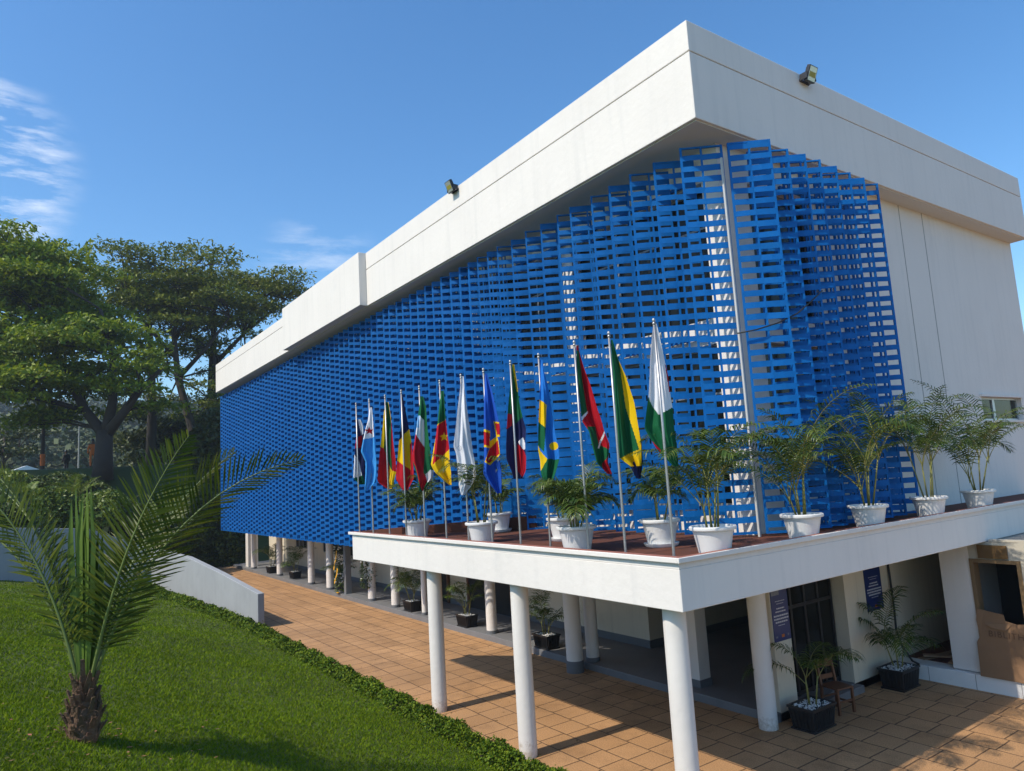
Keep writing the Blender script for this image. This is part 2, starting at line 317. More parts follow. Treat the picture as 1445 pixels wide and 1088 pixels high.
# gable wall with two openings behind the short screen and one small window near its end
ya, yb = Y0 + .35, YB; th = .3; xi = XR - th
def gwall(y0, y1, z0, z1): mb.box(xi, XR, y0, y1, z0, z1)
gwall(ya, 10.75, 2.75, 10.16); gwall(12.7, 19.3, 2.75, 10.16); gwall(21.7, YB, 2.75, 10.16)
gwall(10.75, 12.7, 2.75, 3.9); gwall(10.75, 12.7, 6.6, 7.05); gwall(10.75, 12.7, 9.55, 10.16)
gwall(19.3, 21.7, 2.75, 5.18); gwall(19.3, 21.7, 5.76, 10.16)
mb.box(XL, xi, YB - .3, YB, 2.75, 10.16); mb.box(XL, XL + .3, Y0 + .35, YB - .3, 2.75, 10.16)
bp_(mb, 'wall', 'white_render')
mb = MB(); mb.box(XL, XR - .003, Y0 + .002, YB - .002, 2.55, 2.75); mb.box(XL + .3, xi, Y0 + .35, YB - .3, 6.62, 6.8); bp_(mb, 'floor_slab', 'soffit_paint')
# joints of the gable render: shallow dark grooves standing as thin fillets
for y in (16.35, 17.45):
    mb = MB(); mb.box(XR - .01, XR + .004, y, y + .025, 3.3, 10.15); bp_(mb, 'wall_joint', 'joint_dark')
# storey windows
def window(x0, x1, z0, z1):
    f = MB(); y = Y0 + .2
    for a, b in ((x0, x0 + .06), (x1 - .06, x1)): f.box(a, b, y, y + .06, z0, z1)
    n = 3
    for k in range(1, n): xm = x0 + (x1 - x0) * k / n; f.box(xm - .025, xm + .025, y + .003, y + .057, z0 + .06, z1 - .06)
    f.box(x0 + .06, x1 - .06, y, y + .06, z0, z0 + .06); f.box(x0 + .06, x1 - .06, y, y + .06, z1 - .06, z1)
    zm = z0 + .7 * (z1 - z0); f.box(x0 + .06, x1 - .06, y + .006, y + .054, zm - .02, zm + .02)
    o = bp_(f, 'window', 'grey_metal')
    g = MB(); g.box(x0 + .02, x1 - .02, y + .025, y + .035, z0 + .02, z1 - .02); bp_(g, 'pane', 'dark_glass', parent=o)
for i in range(len(piers) - 1):
    a, b = piers[i + 1] + .17, piers[i] - .17
    if b - a < .6: continue
    window(a, b, 3.75, 6.6); window(a, b, 7.05, 9.55)
for z0, z1 in ((3.9, 6.6), (7.05, 9.55)):
    f = MB(); f.box(xi + .1, xi + .16, 10.75, 10.81, z0, z1); f.box(xi + .1, xi + .16, 12.64, 12.7, z0, z1); f.box(xi + .1, xi + .16, 10.81, 12.64, z0, z0 + .06); f.box(xi + .1, xi + .16, 10.81, 12.64, z1 - .06, z1)
    f.box(xi + .103, xi + .157, 11.69, 11.75, z0 + .06, z1 - .06)
    o = bp_(f, 'window', 'grey_metal'); g = MB(); g.box(xi + .12, xi + .13, 10.78, 12.68, z0 + .02, z1 - .02); bp_(g, 'pane', 'dark_glass', parent=o)
# small sliding window of the gable
f = MB(); y0, y1, z0, z1 = 19.3, 21.7, 5.18, 5.76; xo = XR - .1
for a, b in ((y0, y0 + .05), (y1 - .05, y1), (20.15, 20.28)): f.box(xo - .06, xo, a, b, z0, z1)
f.box(xo - .057, xo - .003, y0 + .05, y1 - .05, z0, z0 + .045); f.box(xo - .057, xo - .003, y0 + .05, y1 - .05, z1 - .05, z1)
o = bp_(f, 'window', 'alu', 'small sliding window with silver frame near the end of the gable'); g = MB(); g.box(xo - .04, xo - .03, y0 + .02, y1 - .02, z0 + .02, z1 - .02); bp_(g, 'pane', 'dark_glass', parent=o)
f = MB(); f.box(XR - .3, XR + .06, y0 - .08, y1 + .05, z1 + .002, z1 + .06); bp_(f, 'window_hood', 'white_render', parent=o)
f = MB(); f.box(XR - .3, XR + .05, y0 - .04, y1 + .04, z0 - .06, z0 - .002); bp_(f, 'window_sill', 'white_render', parent=o)
# roof: three lengths of deep white fascia with a groove
def roof(x0, x1, y0, z0, zg, z1, xr=None, label=None):
    m = MB()
    m.box(x0, x1, y0, YB, z0, zg)
    if z1 > zg + .03:
        m.box(x0 + .02, x1 - .02, y0 + .02, YB - .02, zg, zg + .022); m.box(x0, x1, y0, YB, zg + .022, z1)
    return bp_(m, 'roof_fascia', ['white_render', 'soffit_paint'], label, bevel=.012)
roof(-20.42, -7.0, 8.94, 10.16, 11.335, 11.9)
roof(-41.75, -28.46, 8.94, 10.16, 11.33, 11.74)
m = MB(); m.box(-28.46, -20.42, 8.69, YB, 10.16, 11.9); bp_(m, 'roof_fascia', 'white_render', 'projecting plain box length of the roof fascia', bevel=.012)
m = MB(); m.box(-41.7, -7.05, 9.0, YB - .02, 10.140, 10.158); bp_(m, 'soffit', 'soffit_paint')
# ------------------------------------------------------------------ blue screen
PW, ZT = .73, 9.98
FD = Vector((.615, .79, 0)).normalized(); FANG = math.atan2(FD.y, FD.x)
def panel(seed, zb, open_top):
    r = random.Random(seed); m = MB(); top = ZT
    for x in (0, PW / 2 - .016, PW - .036): m.box(x, x + (.036 if x != PW / 2 - .016 else .03), -.02, .02, zb, top)
    m.box(.036, PW / 2 - .016, -.018, .018, top - .03, top - .001); m.box(PW / 2 + .014, PW - .036, -.018, .018, top - .03, top - .001)
    z = top - (.15 if open_top else .035)
    while z - .12 > zb + .02:
        for x0, x1 in ((.012, PW / 2 + .002), (PW / 2 + .002, PW - .012)):
            h = .100 + r.uniform(-.004, .004); dz = r.uniform(-.004, .004); tl = r.uniform(-.006, .006); b = r.uniform(-.004, .008); xm = (x0 + x1) / 2; ty = r.uniform(-.004, .004)
            zz = z + dz; front = []
            for x, bow, t in ((x0, .021, -tl), (xm, .021 + b * .5 + .006, 0), (x1, .021, tl)):
                for k, y in ((0, -bow), (0, -bow + .008)):
                    front += [(x, y - ty, zz - h + t), (x, y + ty, zz + t)]
            fs = []
            for s in (0, 4): fs += [(s, s + 4, s + 5, s + 1), (s + 2, s + 3, s + 7, s + 6), (s + 1, s + 5, s + 7, s + 3), (s, s + 2, s + 6, s + 4)]
            m.add(front, fs)
        z -= .2
    m.box(.036, PW / 2 - .016, -.018, .018, zb, zb + .04); m.box(PW / 2 + .014, PW - .036, -.018, .018, zb, zb + .04)
    return m.mesh('screen_panel', 'screen_blue')
var = {(t, o): [panel(11 + 7 * i + 100 * o + 1000 * t, zb, o) for i in range(3)] for t, zb in ((0, 2.45), (1, 3.345)) for o in (0, 1)}
rp = random.Random(5)
def put_panel(x, y, tall, k, ret=False):
    o = bpy.data.objects.new('screen_panel', var[(tall, k % 2)][rp.randrange(3)]); COL.objects.link(o); o.parent = bld
    o.location = Vector((x, y, 0)) + off; rz = FANG + rp.uniform(-.03, .03); o.rotation_euler = (rp.uniform(-.002, .002), rp.uniform(-.002, .002), rz)
    if ret:     # the folded-back return leaf of the zigzag
        q = bpy.data.objects.new('return_panel', var[(tall, (k + 1) % 2)][rp.randrange(3)]); COL.objects.link(q); q.parent = o; q.scale = (.76, 1, 1); q.location = (-.004, .012, 0); q.rotation_euler = (0, 0, rad(92.5) - rz)
xs = [-7.66, -8.30, -8.87, -9.44, -9.98, -10.64, -11.12, -11.71, -12.25, -12.85, -13.4, -13.83, -14.28, -14.73, -15.19, -15.70, -16.17, -16.68]
while xs[-1] > -42.0: xs.append(xs[-1] - .47)
for k, x in enumerate(xs): put_panel(x, 9.25, 1 if x > -12.6 else 0, k + 1, k > 12)
for k, (x, y) in enumerate([(-6.68, 10.43), (-6.71, 11.06), (-6.71, 11.52), (-6.71, 12.03), (-6.72, 12.56), (-6.73, 13.09), (-6.75, 13.63), (-6.75, 14.18)]):
    put_panel(x - FD.x * PW, y - FD.y * PW, 1, k)
for z in (3.75, 6.75, 9.6):
    m = MB(); m.box(-42.2, -8.0, 9.855, 9.9, z - .03, z + .03); m.box(-7.36, -7.31, 11.6, 14.3, z - .03, z + .03); bp_(m, 'screen_rail', 'screen_blue')
m = MB(); m.box(-7.206, -7.170, 9.742, 9.778, 3.302, 9.72); bp_(m, 'corner_post', 'post_grey', 'pale square post at the corner of the screens')
# ------------------------------------------------------------------ terrace canopy
poly = [(-16.35, 6.58), (-6.04, 6.58), (-6.04, 21.0), (-7.415, 21.0), (-7.415, 9.945), (-12.95, 9.945)]
m = MB(); m.prism(poly, 2.75, 3.258); can = bp_(m, 'canopy', 'white_render', 'white flat terrace canopy carried by round columns', bevel=.01)
inner = [(-16.05, 6.70), (-6.12, 6.70), (-6.12, 20.9), (-7.417, 20.9), (-7.417, 9.943), (-12.97, 9.943)]
def sub(mb, name, mats, label=None, **k):
    o = mb.obj(name, mats, **k); o.parent = can
    if label: o['label'] = label
    return o
m = MB(); m.prism(inner, 3.262, 3.302); sub(m, 'terrace_floor', 'terrace_red')
m = MB(); m.box(-16.49, -6.02, 6.53, 6.56, 3.335, 3.40); m.box(-6.02, -5.99, 6.53, 21.0, 3.335, 3.40); sub(m, 'kerb_edge', 'white_render', bevel=.008)
m = MB(); m.box(-16.45, -6.022, 6.562, 6.70, 3.336, 3.397); m.box(-6.12, -6.022, 6.702, 21.0, 3.336, 3.397); sub(m, 'kerb', 'curb_red')
m = MB(); m.box(-16.35, -6.041, 6.581, 6.70, 3.26, 3.334); m.box(-6.12, -6.041, 6.702, 21, 3.26, 3.334); sub(m, 'rim', 'white_render')
m = MB(); m.prism([(-16.2, 6.7), (-6.16, 6.7), (-6.16, 20.9), (-7.4, 20.9), (-7.4, 9.95), (-12.9, 9.95)], 2.744, 2.748); sub(m, 'dimming_ceiling', 'dimming_brown')  # unseen dark sheet added under the slab to lower bounce light
# low brown upstand along the slanting left end
p0, p1 = Vector((-16.38, 6.71, 0)), Vector((-12.93, 9.50, 0)); d_ = (p1 - p0).normalized(); n_ = Vector((-d_.y, d_.x, 0)) * .12
vs = []
for p, zt in ((p0, 3.405), (p1, 3.60)):
    for q in (p - n_, p): vs += [(q.x, q.y, 3.262), (q.x, q.y, zt)]
m = MB(); m.add([(x + .12, y, z) for x, y, z in vs], [(0, 1, 3, 2), (4, 6, 7, 5), (2, 3, 7, 6), (0, 4, 5, 1), (1, 5, 7, 3), (0, 2, 6, 4)]); sub(m, 'upstand', 'terrace_red')
def column(x, y, z0, z1, r, base=None, square=False):
    m = MB()
    if square: m.box(x - r, x + r, y - r, y + r, z0, z1)
    else: m.lathe([(r, z0), (r, z0 + (z1 - z0) * .5), (r * .985, z1)], 32, (x, y, 0))
    o = bp_(m, 'column', 'column_paint', auto=True)
    if base:
        b = MB()
        if square: b.box(x - r - .02, x + r + .02, y - r - .02, y + r + .02, z0, z0 + base)
        else: b.lathe([(r + .014, z0), (r + .014, z0 + base), (r - .01, z0 + base)], 32, (x, y, 0))
        bp_(b, 'column_base', 'grey_skirting', parent=o, auto=True)
for x, y in ((-12.9, 6.9), (-9.87, 6.86), (-6.47, 6.88)): column(x, y, 0, 2.752, .15)
column(-7.98, 10.55, 0, 2.752, .16); column(-13.03, 10.5, 0, 2.752, .19, .26)
# ------------------------------------------------------------------ arcade
m = MB(); m.box(-46, -8.0, 10.8, 18, -.3, .15); m.box(-8.0, -7.85, 11.45, 13.4, -.3, .13); bp_(m, 'arcade_floor', 'grey_floor', bevel=.01)
for x, r in ((-42.1, .15), (-37.2, .15), (-32.4, .15), (-30.0, .16), (-25.6, .15), (-23.55, .15), (-21.35, .09), (-17.3, .15), (-13.0, .15)): column(x, 11.02, .15, 2.552, r, .09)
column(-10.05, 11.25, .15, 2.552, .16, .14, True); column(-43.6, 11.3, .15, 2.552, .28, None, True)
m = MB(); m.box(-45, -12.8, 12.7, 13.0, .15, 2.55); m.box(-13.1, -12.8, 13.0, 17.4, .15, 2.55); bp_(m, 'arcade_wall', 'cream_wall')
m = MB(); m.box(-45, -12.78, 12.67, 12.698, .15, .33); m.box(-12.798, -12.77, 12.7, 17.4, .15, .33); bp_(m, 'skirting', 'grey_skirting')
for a, b, z0, z1 in ((-39.5, -37.2, 1.35, 2.3), (-35.2, -31.2, 1.3, 2.4), (-29.6, -26.9, 1.3, 2.4)):
    f = MB()
    for x in np.linspace(a, b, 5): f.box(x - .03, x + .03, 12.62, 12.695, z0, z1)
    f.box(a, b, 12.63, 12.69, z0 - .04, z0); f.box(a, b, 12.63, 12.69, z1, z1 + .04); o = bp_(f, 'window', 'grey_metal')
    g = MB(); g.box(a, b, 12.66, 12.698, z0, z1); bp_(g, 'pane', 'dark_glass', parent=o)
for a, b in ((-24.6, -22.6), (-21.2, -18.6)):
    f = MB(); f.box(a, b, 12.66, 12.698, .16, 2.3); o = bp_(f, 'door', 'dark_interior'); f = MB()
    for x in (a, (a + b) / 2, b): f.box(x - .05, x + .05, 12.60, 12.70, .15, 2.36)
    f.box(a + .05, b - .05, 12.61, 12.69, 2.3, 2.36); bp_(f, 'door_frame', 'wood_brown', parent=o)
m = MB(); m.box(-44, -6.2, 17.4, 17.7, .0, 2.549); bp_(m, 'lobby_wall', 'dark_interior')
# gable wall of the ground storey with the lobby entrance
m = MB(); X8 = -8.0
m.box(X8 - .25, X8, 10.95, 11.47, .132, 2.549); m.box(X8 - .25, X8, 13.34, 22.0, -.2, 2.549); m.box(X8 - .25, X8, 11.47, 13.34, 2.36, 2.549); m.box(X8 - .25, X8, 10.95, 11.47, -.2, .132)
bp_(m, 'entrance_wall', 'cream_wall')
for y in (13.35, 11.2): m = MB(); m.box(X8 - .33, X8 - .252, y, y + .25, .152, 2.548); bp_(m, 'entrance_jamb', 'cream_wall')
m = MB()
for y in np.linspace(11.5, 13.3, 5): m.box(X8 - .32, X8 - .27, y - .03, y + .03, .15, 2.35)
for z in (.2, 1.75, 2.3): m.box(X8 - .317, X8 - .273, 11.5, 13.3, z - .03, z + .03)
o = bp_(m, 'door', 'lamp_black', 'dark glazed entrance doors'); g = MB(); g.box(X8 - .30, X8 - .29, 11.455, 13.345, .16, 2.34); bp_(g, 'pane', 'dark_glass', parent=o)
# ------------------------------------------------------------------ annex under the terrace
m = MB(); ax0, ax1, ay = -6.92, -6.38, 15.0
m.box(ax0, ax1, ay, ay + .22, .30, 2.742); bp_(m, 'annex_pillar', 'white_render'); m = MB(); m.box(ax1, -5.52, ay + .003, ay + .22, 2.42, 2.742); bp_(m, 'lintel', 'annex_shade_cream'); m = MB()
m.box(ax0, ax0 + .2, ay + .222, 17.4, .30, 2.69); bp_(m, 'annex_wall', 'white_render'); m = MB(); m.box(-2.4, -2.2, ay + .222, 17.4, .3, 2.69)
bp_(m, 'annex_wall', 'white_render')
m = MB(); m.box(-5.52, -2.2, ay, ay + .22, .30, 2.748); m.box(-6.0, -2.2, ay + .002, ay + .12, 2.75, 2.79); bp_(m, 'annex_parapet', 'annex_shade_cream')
m = MB(); m.box(-6.35, -2.2, ay + .222, 17.4, 2.70, 2.742); bp_(m, 'annex_roof', 'dimming_brown')  # roof coloured dark so its sunlit top shows dim
m = MB(); m.box(X8 + .002, -2.2, ay - .12, ay + .3, -.1, .28); bp_(m, 'base_course', 'pot_plastic', 'low white tiled base wall', bevel=.006)
m = MB(); 
for x in (-7.35, -6.5, -5.75, -4.9): m.box(x, x + .008, ay - .1225, ay - .119, 0, .279)
bp_(m, 'tile_joint', 'grey_floor')
m = MB(); m.box(X8 + .002, ax0, ay + .3, 19, -.1, .268); m.box(ax0 + .2, -2.4, ay + .3, 17.4, -.1, .27); bp_(m, 'annex_floor', 'terrace_red')
m = MB(); m.box(-6.38, -6.31, ay - .02, ay + .2, .285, 2.42); m.box(-5.59, -5.52, ay - .02, ay + .2, .285, 2.42); m.box(-6.31, -5.59, ay - .017, ay + .197, 2.35, 2.42)
bp_(m, 'door_frame', 'wood_frame', bevel=.004)
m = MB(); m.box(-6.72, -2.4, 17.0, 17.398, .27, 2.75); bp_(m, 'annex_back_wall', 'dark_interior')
# things leaning and lying there
s = thing('signboard', 'plain brown wooden board fixed above the annex doorway', 'sign', (-5.95, ay, 2.44)); m = MB(); m.box(-.25, .25, -.045, -.02, 0, .25); m.obj('board', 'sign_wood', s, bevel=.004)
m = MB()
for x in (-.18, .18): m.box(x - .015, x + .015, -.0195, -.001, .05, .2)
m.obj('batten', 'wood_frame', s)
cb = thing('cardboard_sheet', 'torn brown cardboard sheet blocking the lower half of the annex doorway', 'cardboard', (-6.32, ay - .06, .285))
edge = [(-.06, .0), (1.1, .0), (1.12, 1.02), (.95, 1.05), (.62, 1.0), (.44, 1.04), (.42, 1.15), (.1, 1.19), (-.02, 1.21), (-.05, 1.0), (-.01, .72), (-.07, .6)]
m = MB(); n = len(edge); lean = .09
m.add([(x, -.1 + z * lean + .012 * math.sin(x * 9), z) for x, z in edge] + [(x, -.09 + z * lean + .012 * math.sin(x * 9), z) for x, z in edge], [tuple(range(n)), tuple(range(n, 2 * n))[::-1]] + [(i, n + i, n + (i + 1) % n, (i + 1) % n) for i in range(n)])
m.obj('sheet', 'cardboard', cb)
m = MB(); m.add([(.1, -.035, .96), (.55, -.02, 1.0), (.44, -.06, .87), (.2, -.055, .9)], [(0, 3, 2, 1)]); m.obj('torn_flap', 'cardboard', cb)
fc = bpy.data.curves.new('stamp', 'FONT'); fc.body = 'BIBLITHE '; fc.size = .15; fc.space_character = 1.15; fc.extrude = .001; fc.materials.append(M['ink'])
ft = bpy.data.objects.new('t', fc); COL.objects.link(ft); bpy.context.view_layer.update(); fme = bpy.data.meshes.new_from_object(ft.evaluated_get(bpy.context.evaluated_depsgraph_get())); bpy.data.objects.remove(ft); fo = bpy.data.objects.new('stamped_lettering', fme); COL.objects.link(fo); fo.parent = cb; fo.location = (.14, -.105 + .8 * lean, .76); fo.rotation_euler = (rad(90) - lean, 0, 0)
fo.location = (.14, -.118 + .78 * lean, .74)
for i, (x, y, L_, rz, lab) in enumerate([(-7.45, 16.2, 1.9, 1.35, 'long brown plank lying against the white wall in the niche by the annex'), (-7.15, 15.9, 1.4, 1.75, 'short brown plank lying in the niche nearest the cardboard doorway'), (-7.3, 15.55, .8, .5, 'broken brown board lying across the front of the niche behind the low white base')]):
    m = MB(); m.box(-L_ / 2, L_ / 2, -.08, .08, 0, .03); o = m.obj('plank', 'plank', bevel=.003); o.location = (x, y, .271 + .034 * i); o.rotation_euler = (0, 0, rz); tag(o, lab, 'plank', 'loose planks beside the annex')
# ------------------------------------------------------------------ floodlights
def flood(name, label, loc, rz):
    t = thing('floodlight', label, 'floodlight', loc, rz, 'floodlights on the roof edge'); t.scale = (.78, .78, .78)
    Rx = Matrix.Rotation(rad(22), 4, 'X')
    m = MB(); m.box(-.17, .17, -.055, .03, -.19, .19, Rx, (0, -.2, .12))
    for k in range(5): x = -.13 + .065 * k; m.box(x - .006, x + .006, .03, .07, -.15, .15, Rx, (0, -.2, .12))
    m.obj('housing', 'lamp_black', t, bevel=.01)
    m = MB(); m.box(-.145, .145, -.061, -.056, -.165, .165, Rx, (0, -.2, .12)); m.obj('lens', 'lamp_reflector', t)
    m = MB(); m.box(-.12, .12, -.066, -.062, -.075, .045, Rx, (0, -.2, .12)); m.obj('led_plate', 'lamp_led', t)
    m = MB(); m.box(-.2, -.18, -.22, -.03, -.02, .14); m.box(.18, .2, -.22, -.03, -.02, .14); m.box(-.2, .2, -.03, -.004, -.03, .03); m.obj('bracket', 'lamp_black', t)
flood('f', 'small black floodlight on the sunlit long roof edge, left of the corner', (-14.65, 8.94, 11.80), 0)
flood('f', 'small black floodlight with yellow plate on the shaded short roof edge', (-7.0, 12.3, 11.75), math.pi / 2)
# ------------------------------------------------------------------ posters
def poster(label, y0, y1, z0, z1, photo):
    t = thing('poster', label, 'poster', (-8.0, (y0 + y1) / 2, z0), math.pi / 2, 'posters beside the entrance'); W = y1 - y0; Hh = z1 - z0
    m = MB(); m.box(-W / 2, W / 2, -.016, -.003, 0, Hh); m.obj('sheet', 'poster_blue', t)
    r = random.Random(int(y0 * 10))
    for zf, wf, hh in ((.62, .55, .010), (.58, .4, .008), (.50, .45, .022), (.45, .6, .022), (.385, .84, .026), (.335, .84, .026), (.285, .7, .026), (.24, .4, .012)):
        x = -W * wf / 2; m = MB()
        while x < W * wf / 2:
            l = r.uniform(.02, .06); m.box(x, min(x + l, W * wf / 2 + .01), -.0195, -.0165, zf * Hh, zf * Hh + hh); x += l + .012
        m.obj('text_line', 'poster_white', t)
    m = MB(); m.box(-.03, .05, -.0195, -.0165, .055 * Hh, .055 * Hh + .05); m.box(W * .05, W * .4, -.0195, -.0165, .86 * Hh, .95 * Hh) if photo else m.box(0.02, W * .4, -.0195, -.0165, .93 * Hh, .985 * Hh); m.obj('orange_mark', 'poster_orange', t)
    m = MB(); m.box(-W * .42, -W * .3, -.0195, -.0165, .06 * Hh, .06 * Hh + .03); m.box(W * .3, W * .38, -.0195, -.0165, .06 * Hh, .06 * Hh + .04)
    if photo: m.box(-W * .48, 0.0, -.0195, -.0165, .72 * Hh, .985 * Hh)
    else: m.box(-W * .4, -.02, -.0195, -.0165, .93 * Hh, .965 * Hh)
    m.obj('pictures', 'poster_photo', t)
poster('blue poster with a photo panel, half hidden behind the round column', 10.97, 11.45, 1.32, 2.42, True)
poster('blue poster with pale text lines on the white wall right of the dark entrance', 14.08, 14.70, 1.36, 2.42, False)
# ------------------------------------------------------------------ cables
def cable(label, pts, r=.012):
    m = MB(); m.tube(pts, r, 6); tag(m.obj('cable', 'cable', smooth=True), label, 'cable')
cable('black cable drooping across the short blue screen', [(-7.15, 9.66, 6.62), (-6.95, 9.9, 6.66), (-6.75, 10.2, 6.75), (-6.62, 10.6, 6.92), (-6.62, 11.1, 7.2), (-6.66, 11.5, 7.42)], .012)
cable('black cable hanging down the white wall behind the entrance planter', [(-7.97, 15.0, 2.74), (-7.96, 15.02, 2.0), (-7.93, 14.98, 1.3), (-7.9, 14.9, .9), (-7.8, 14.86, .6), (-7.62, 14.84, .34), (-7.5, 14.86, .29)], .022)
# ------------------------------------------------------------------ chair
ch = thing('wooden_chair', 'small dark brown wooden chair on the paving in front of the entrance', 'chair', (-7.62, 12.1, 0), rad(80))
m = MB(); m.box(-.2, .2, -.2, .2, .42, .45); m.obj('seat', 'wood_brown', ch, bevel=.006)
for x in (-.18, .18):
    m = MB(); m.box(x - .02, x + .02, -.19, -.15, 0, .42); m.obj('leg', 'wood_brown', ch)
    m = MB(); m.add([(x + a, y + b, z) for z, y in ((0, .20), (.42, .17), (.88, .24)) for a, b in ((-.02, -.02), (.02, -.02), (.02, .02), (-.02, .02))], [(0, 1, 5, 4), (1, 2, 6, 5), (2, 3, 7, 6), (3, 0, 4, 7), (4, 5, 9, 8), (5, 6, 10, 9), (6, 7, 11, 10), (7, 4, 8, 11), (8, 9, 10, 11), (3, 2, 1, 0)]); m.obj('leg', 'wood_brown', ch)
m = MB(); m.box(-.16, .16, .21, .235, .72, .86); m.box(-.16, .16, .195, .215, .52, .6); m.obj('backrest', 'wood_brown', ch)
m = MB(); m.box(-.165, .165, -.18, -.16, .2, .23); m.box(-.165, .165, .17, .19, .22, .25)
for x in (-.18, .18): m.box(x - .012, x + .012, -.15, .16, .14, .17)
m.obj('stretcher', 'wood_brown', ch)
# ------------------------------------------------------------------ palms
UP = Vector((0, 0, 1))
def frond(lf, st, base, az, el, length, droop, nl, ll, lw, r, r0=.012, bare=.25, vee=.5, leafdroop=.35, twist=0.0, k=10, roll=0.0):
    """pinnate leaf: st collects the rachis, lf the leaflets"""
    pts = []; p = Vector(base); d = Vector((math.cos(az) * math.cos(el), math.sin(az) * math.cos(el), math.sin(el))); hz = Vector((-math.sin(az), math.cos(az), 0)); ds = length / k
    for i in range(k + 1):
        pts.append(p.copy()); t = i / k; ax = hz
        d = (Matrix.Rotation(droop / k * (.4 + 1.2 * t), 3, ax) @ d).normalized(); d = (d + Vector((-math.sin(az), math.cos(az), 0)) * twist / k).normalized(); p = p + d * ds
    st.tube(pts, [r0 * (1 - .85 * i / k) for i in range(k + 1)], 5, False)
    for j in range(nl):
        t = bare + (1 - bare) * (j + .5) / nl; f = t * k; i = min(int(f), k - 1); q = pts[i].lerp(pts[i + 1], f - i); tg = (pts[i + 1] - pts[i]).normalized()
        sd_ = tg.cross(UP); sd_ = sd_.normalized() if sd_.length > .05 else hz.copy(); sd_ = Matrix.Rotation(roll, 3, tg) @ sd_ if roll else sd_; nu = sd_.cross(tg).normalized()
        s_ = (t - bare) / (1 - bare); L_ = ll * (math.sin(math.pi * min(1, .18 + .80 * s_)) ** .7) * r.uniform(.88, 1.1)
        fw = .35 + .75 * s_
        for sg in (-1, 1):
            dr = (sd_ * sg + tg * (fw + r.uniform(-.12, .12)) + nu * (vee + r.uniform(-.15, .15))).normalized()
            a0 = q; a1 = q + dr * L_ * .45; a2 = q + dr * L_ * .78 - UP * L_ * leafdroop * .22; a3 = q + dr * L_ - UP * L_ * leafdroop * .5 * r.uniform(.7, 1.3)
            wv = dr.cross(nu).normalized()
            lf.strip([a0, a1, a2, a3], [lw * .35, lw, lw * .7, 0], wv)
    return pts
def areca(parent, seed, h, nf, spread, nst=4, z0=.36, lw=.008, ll=.24, yellow=False):
    r = random.Random(seed); lf = MB(); st = MB()
    az0 = r.uniform(0, 6.28)
    for i in range(nst):
        a = az0 + i * 6.28 / nst + r.uniform(-.4, .4); b = Vector((.07 * math.cos(a), .07 * math.sin(a), z0)); hh = h * r.uniform(.16, .42); tilt = r.uniform(.05, .28)
        top = b + Vector((math.cos(a) * tilt * hh, math.sin(a) * tilt * hh, hh))
        st.tube([b, b.lerp(top, .5) + Vector((0, 0, 0)), top], [.016, .013, .010], 6)
        n = max(2, round(nf / nst))
        for j in range(n):
            aa = a + (j - (n - 1) / 2) * 6.28 / n * .8 + r.uniform(-.4, .4); el = rad(r.uniform(48, 82)) if j % 3 else rad(r.uniform(70, 88)); ln_ = h * r.uniform(.45, .98) * spread
            frond(lf, st, top - UP * .04 * j, aa, el, ln_, rad(r.uniform(60, 125)), 24, ll * r.uniform(.85, 1.15), lw, r, .008, .2, .3, .95, r.uniform(-.3, .3))
    st.obj('stems', 'areca_stem', parent, smooth=True); lf.obj('fronds', 'areca_leaf', parent)
def pot_mesh(saucer):
    m = MB(); m.lathe([(.0, .0), (.20, .0), (.205, .02), (.262, .30), (.268, .315), (.262, .322), (.272, .33), (.305, .335), (.312, .35), (.310, .375), (.295, .385), (.275, .38), (.262, .33)], 40); return m
POT = None
def potted(label, x, y, seed, h, nf, spread, s=1.0, saucer=False, nst=4, lw=.0115, ll=.36):
    global POT
    t = thing('potted_palm', label, 'potted palm', (x, y, 3.303), random.Random(seed).uniform(0, 6), 'potted palms on the terrace'); z = .03 if saucer else 0
    if POT is None: POT = pot_mesh(0).mesh('pot', 'pot_plastic', True); POT.set_sharp_from_angle(angle=rad(50))
    p = bpy.data.objects.new('pot', POT); COL.objects.link(p); p.parent = t; p.location.z = z; p.scale = (s, s, 1)
    m = MB(); m.lathe([(0, .33 + z), (.26 * s, .325 + z)], 24); m.obj('soil', 'soil', t)
    if saucer: m = MB(); m.lathe([(0, .0), (.235, .0), (.255, .02), (.27, .055), (.258, .055), (.235, .03), (.0, .0285)], 36); m.obj('saucer', 'pot_plastic', t, auto=True)
    areca(t, seed, h, round(nf * 1.25), spread * 1.12, nst, .33 + z, lw, ll)
potted('potted palm with dense dark fronds, leftmost white pot, behind the red and green flags', -13.9, 7.08, 3, 1.15, 12, .85)
potted('potted palm with tall thin fronds in the white pot right behind the all-white flag', -11.35, 7.12, 14, 1.5, 10, .8)
potted('small white potted palm standing back by the brown upstand, behind the all-white flag', -13.15, 8.72, 25, .9, 7, .7, .95, True)
potted('white potted palm standing back by the screen, half hidden by the bushiest palm', -10.05, 8.05, 36, .95, 8, .8, 1, True)
potted('bushiest potted palm with many drooping fronds, below the flag with a sun', -8.5, 7.05, 47, 1.05, 20, .95, 1, False, 5)
potted('thin young palm in a white pot with saucer, left of the white-green flag', -7.75, 8.1, 58, 1.3, 8, .62, 1, True, 3)
potted('potted palm with one long frond reaching up, at the terrace corner', -6.34, 7.62, 69, 2.0, 13, .85)
potted('broad full potted palm before the short blue screen, second pot from the corner', -6.34, 9.66, 71, 1.95, 18, .85, 1.0, False, 5)
potted('tall yellow-stemmed potted palm at the right end of the short blue screen', -6.34, 11.55, 82, 2.2, 17, .78, 1.0, False, 5)
potted('potted palm with a high arching frond, left of the small window', -6.34, 13.65, 93, 2.2, 13, .85)
potted('wide potted palm under the small window, rightmost white pot', -6.34, 15.7, 104, 2.15, 16, .95)
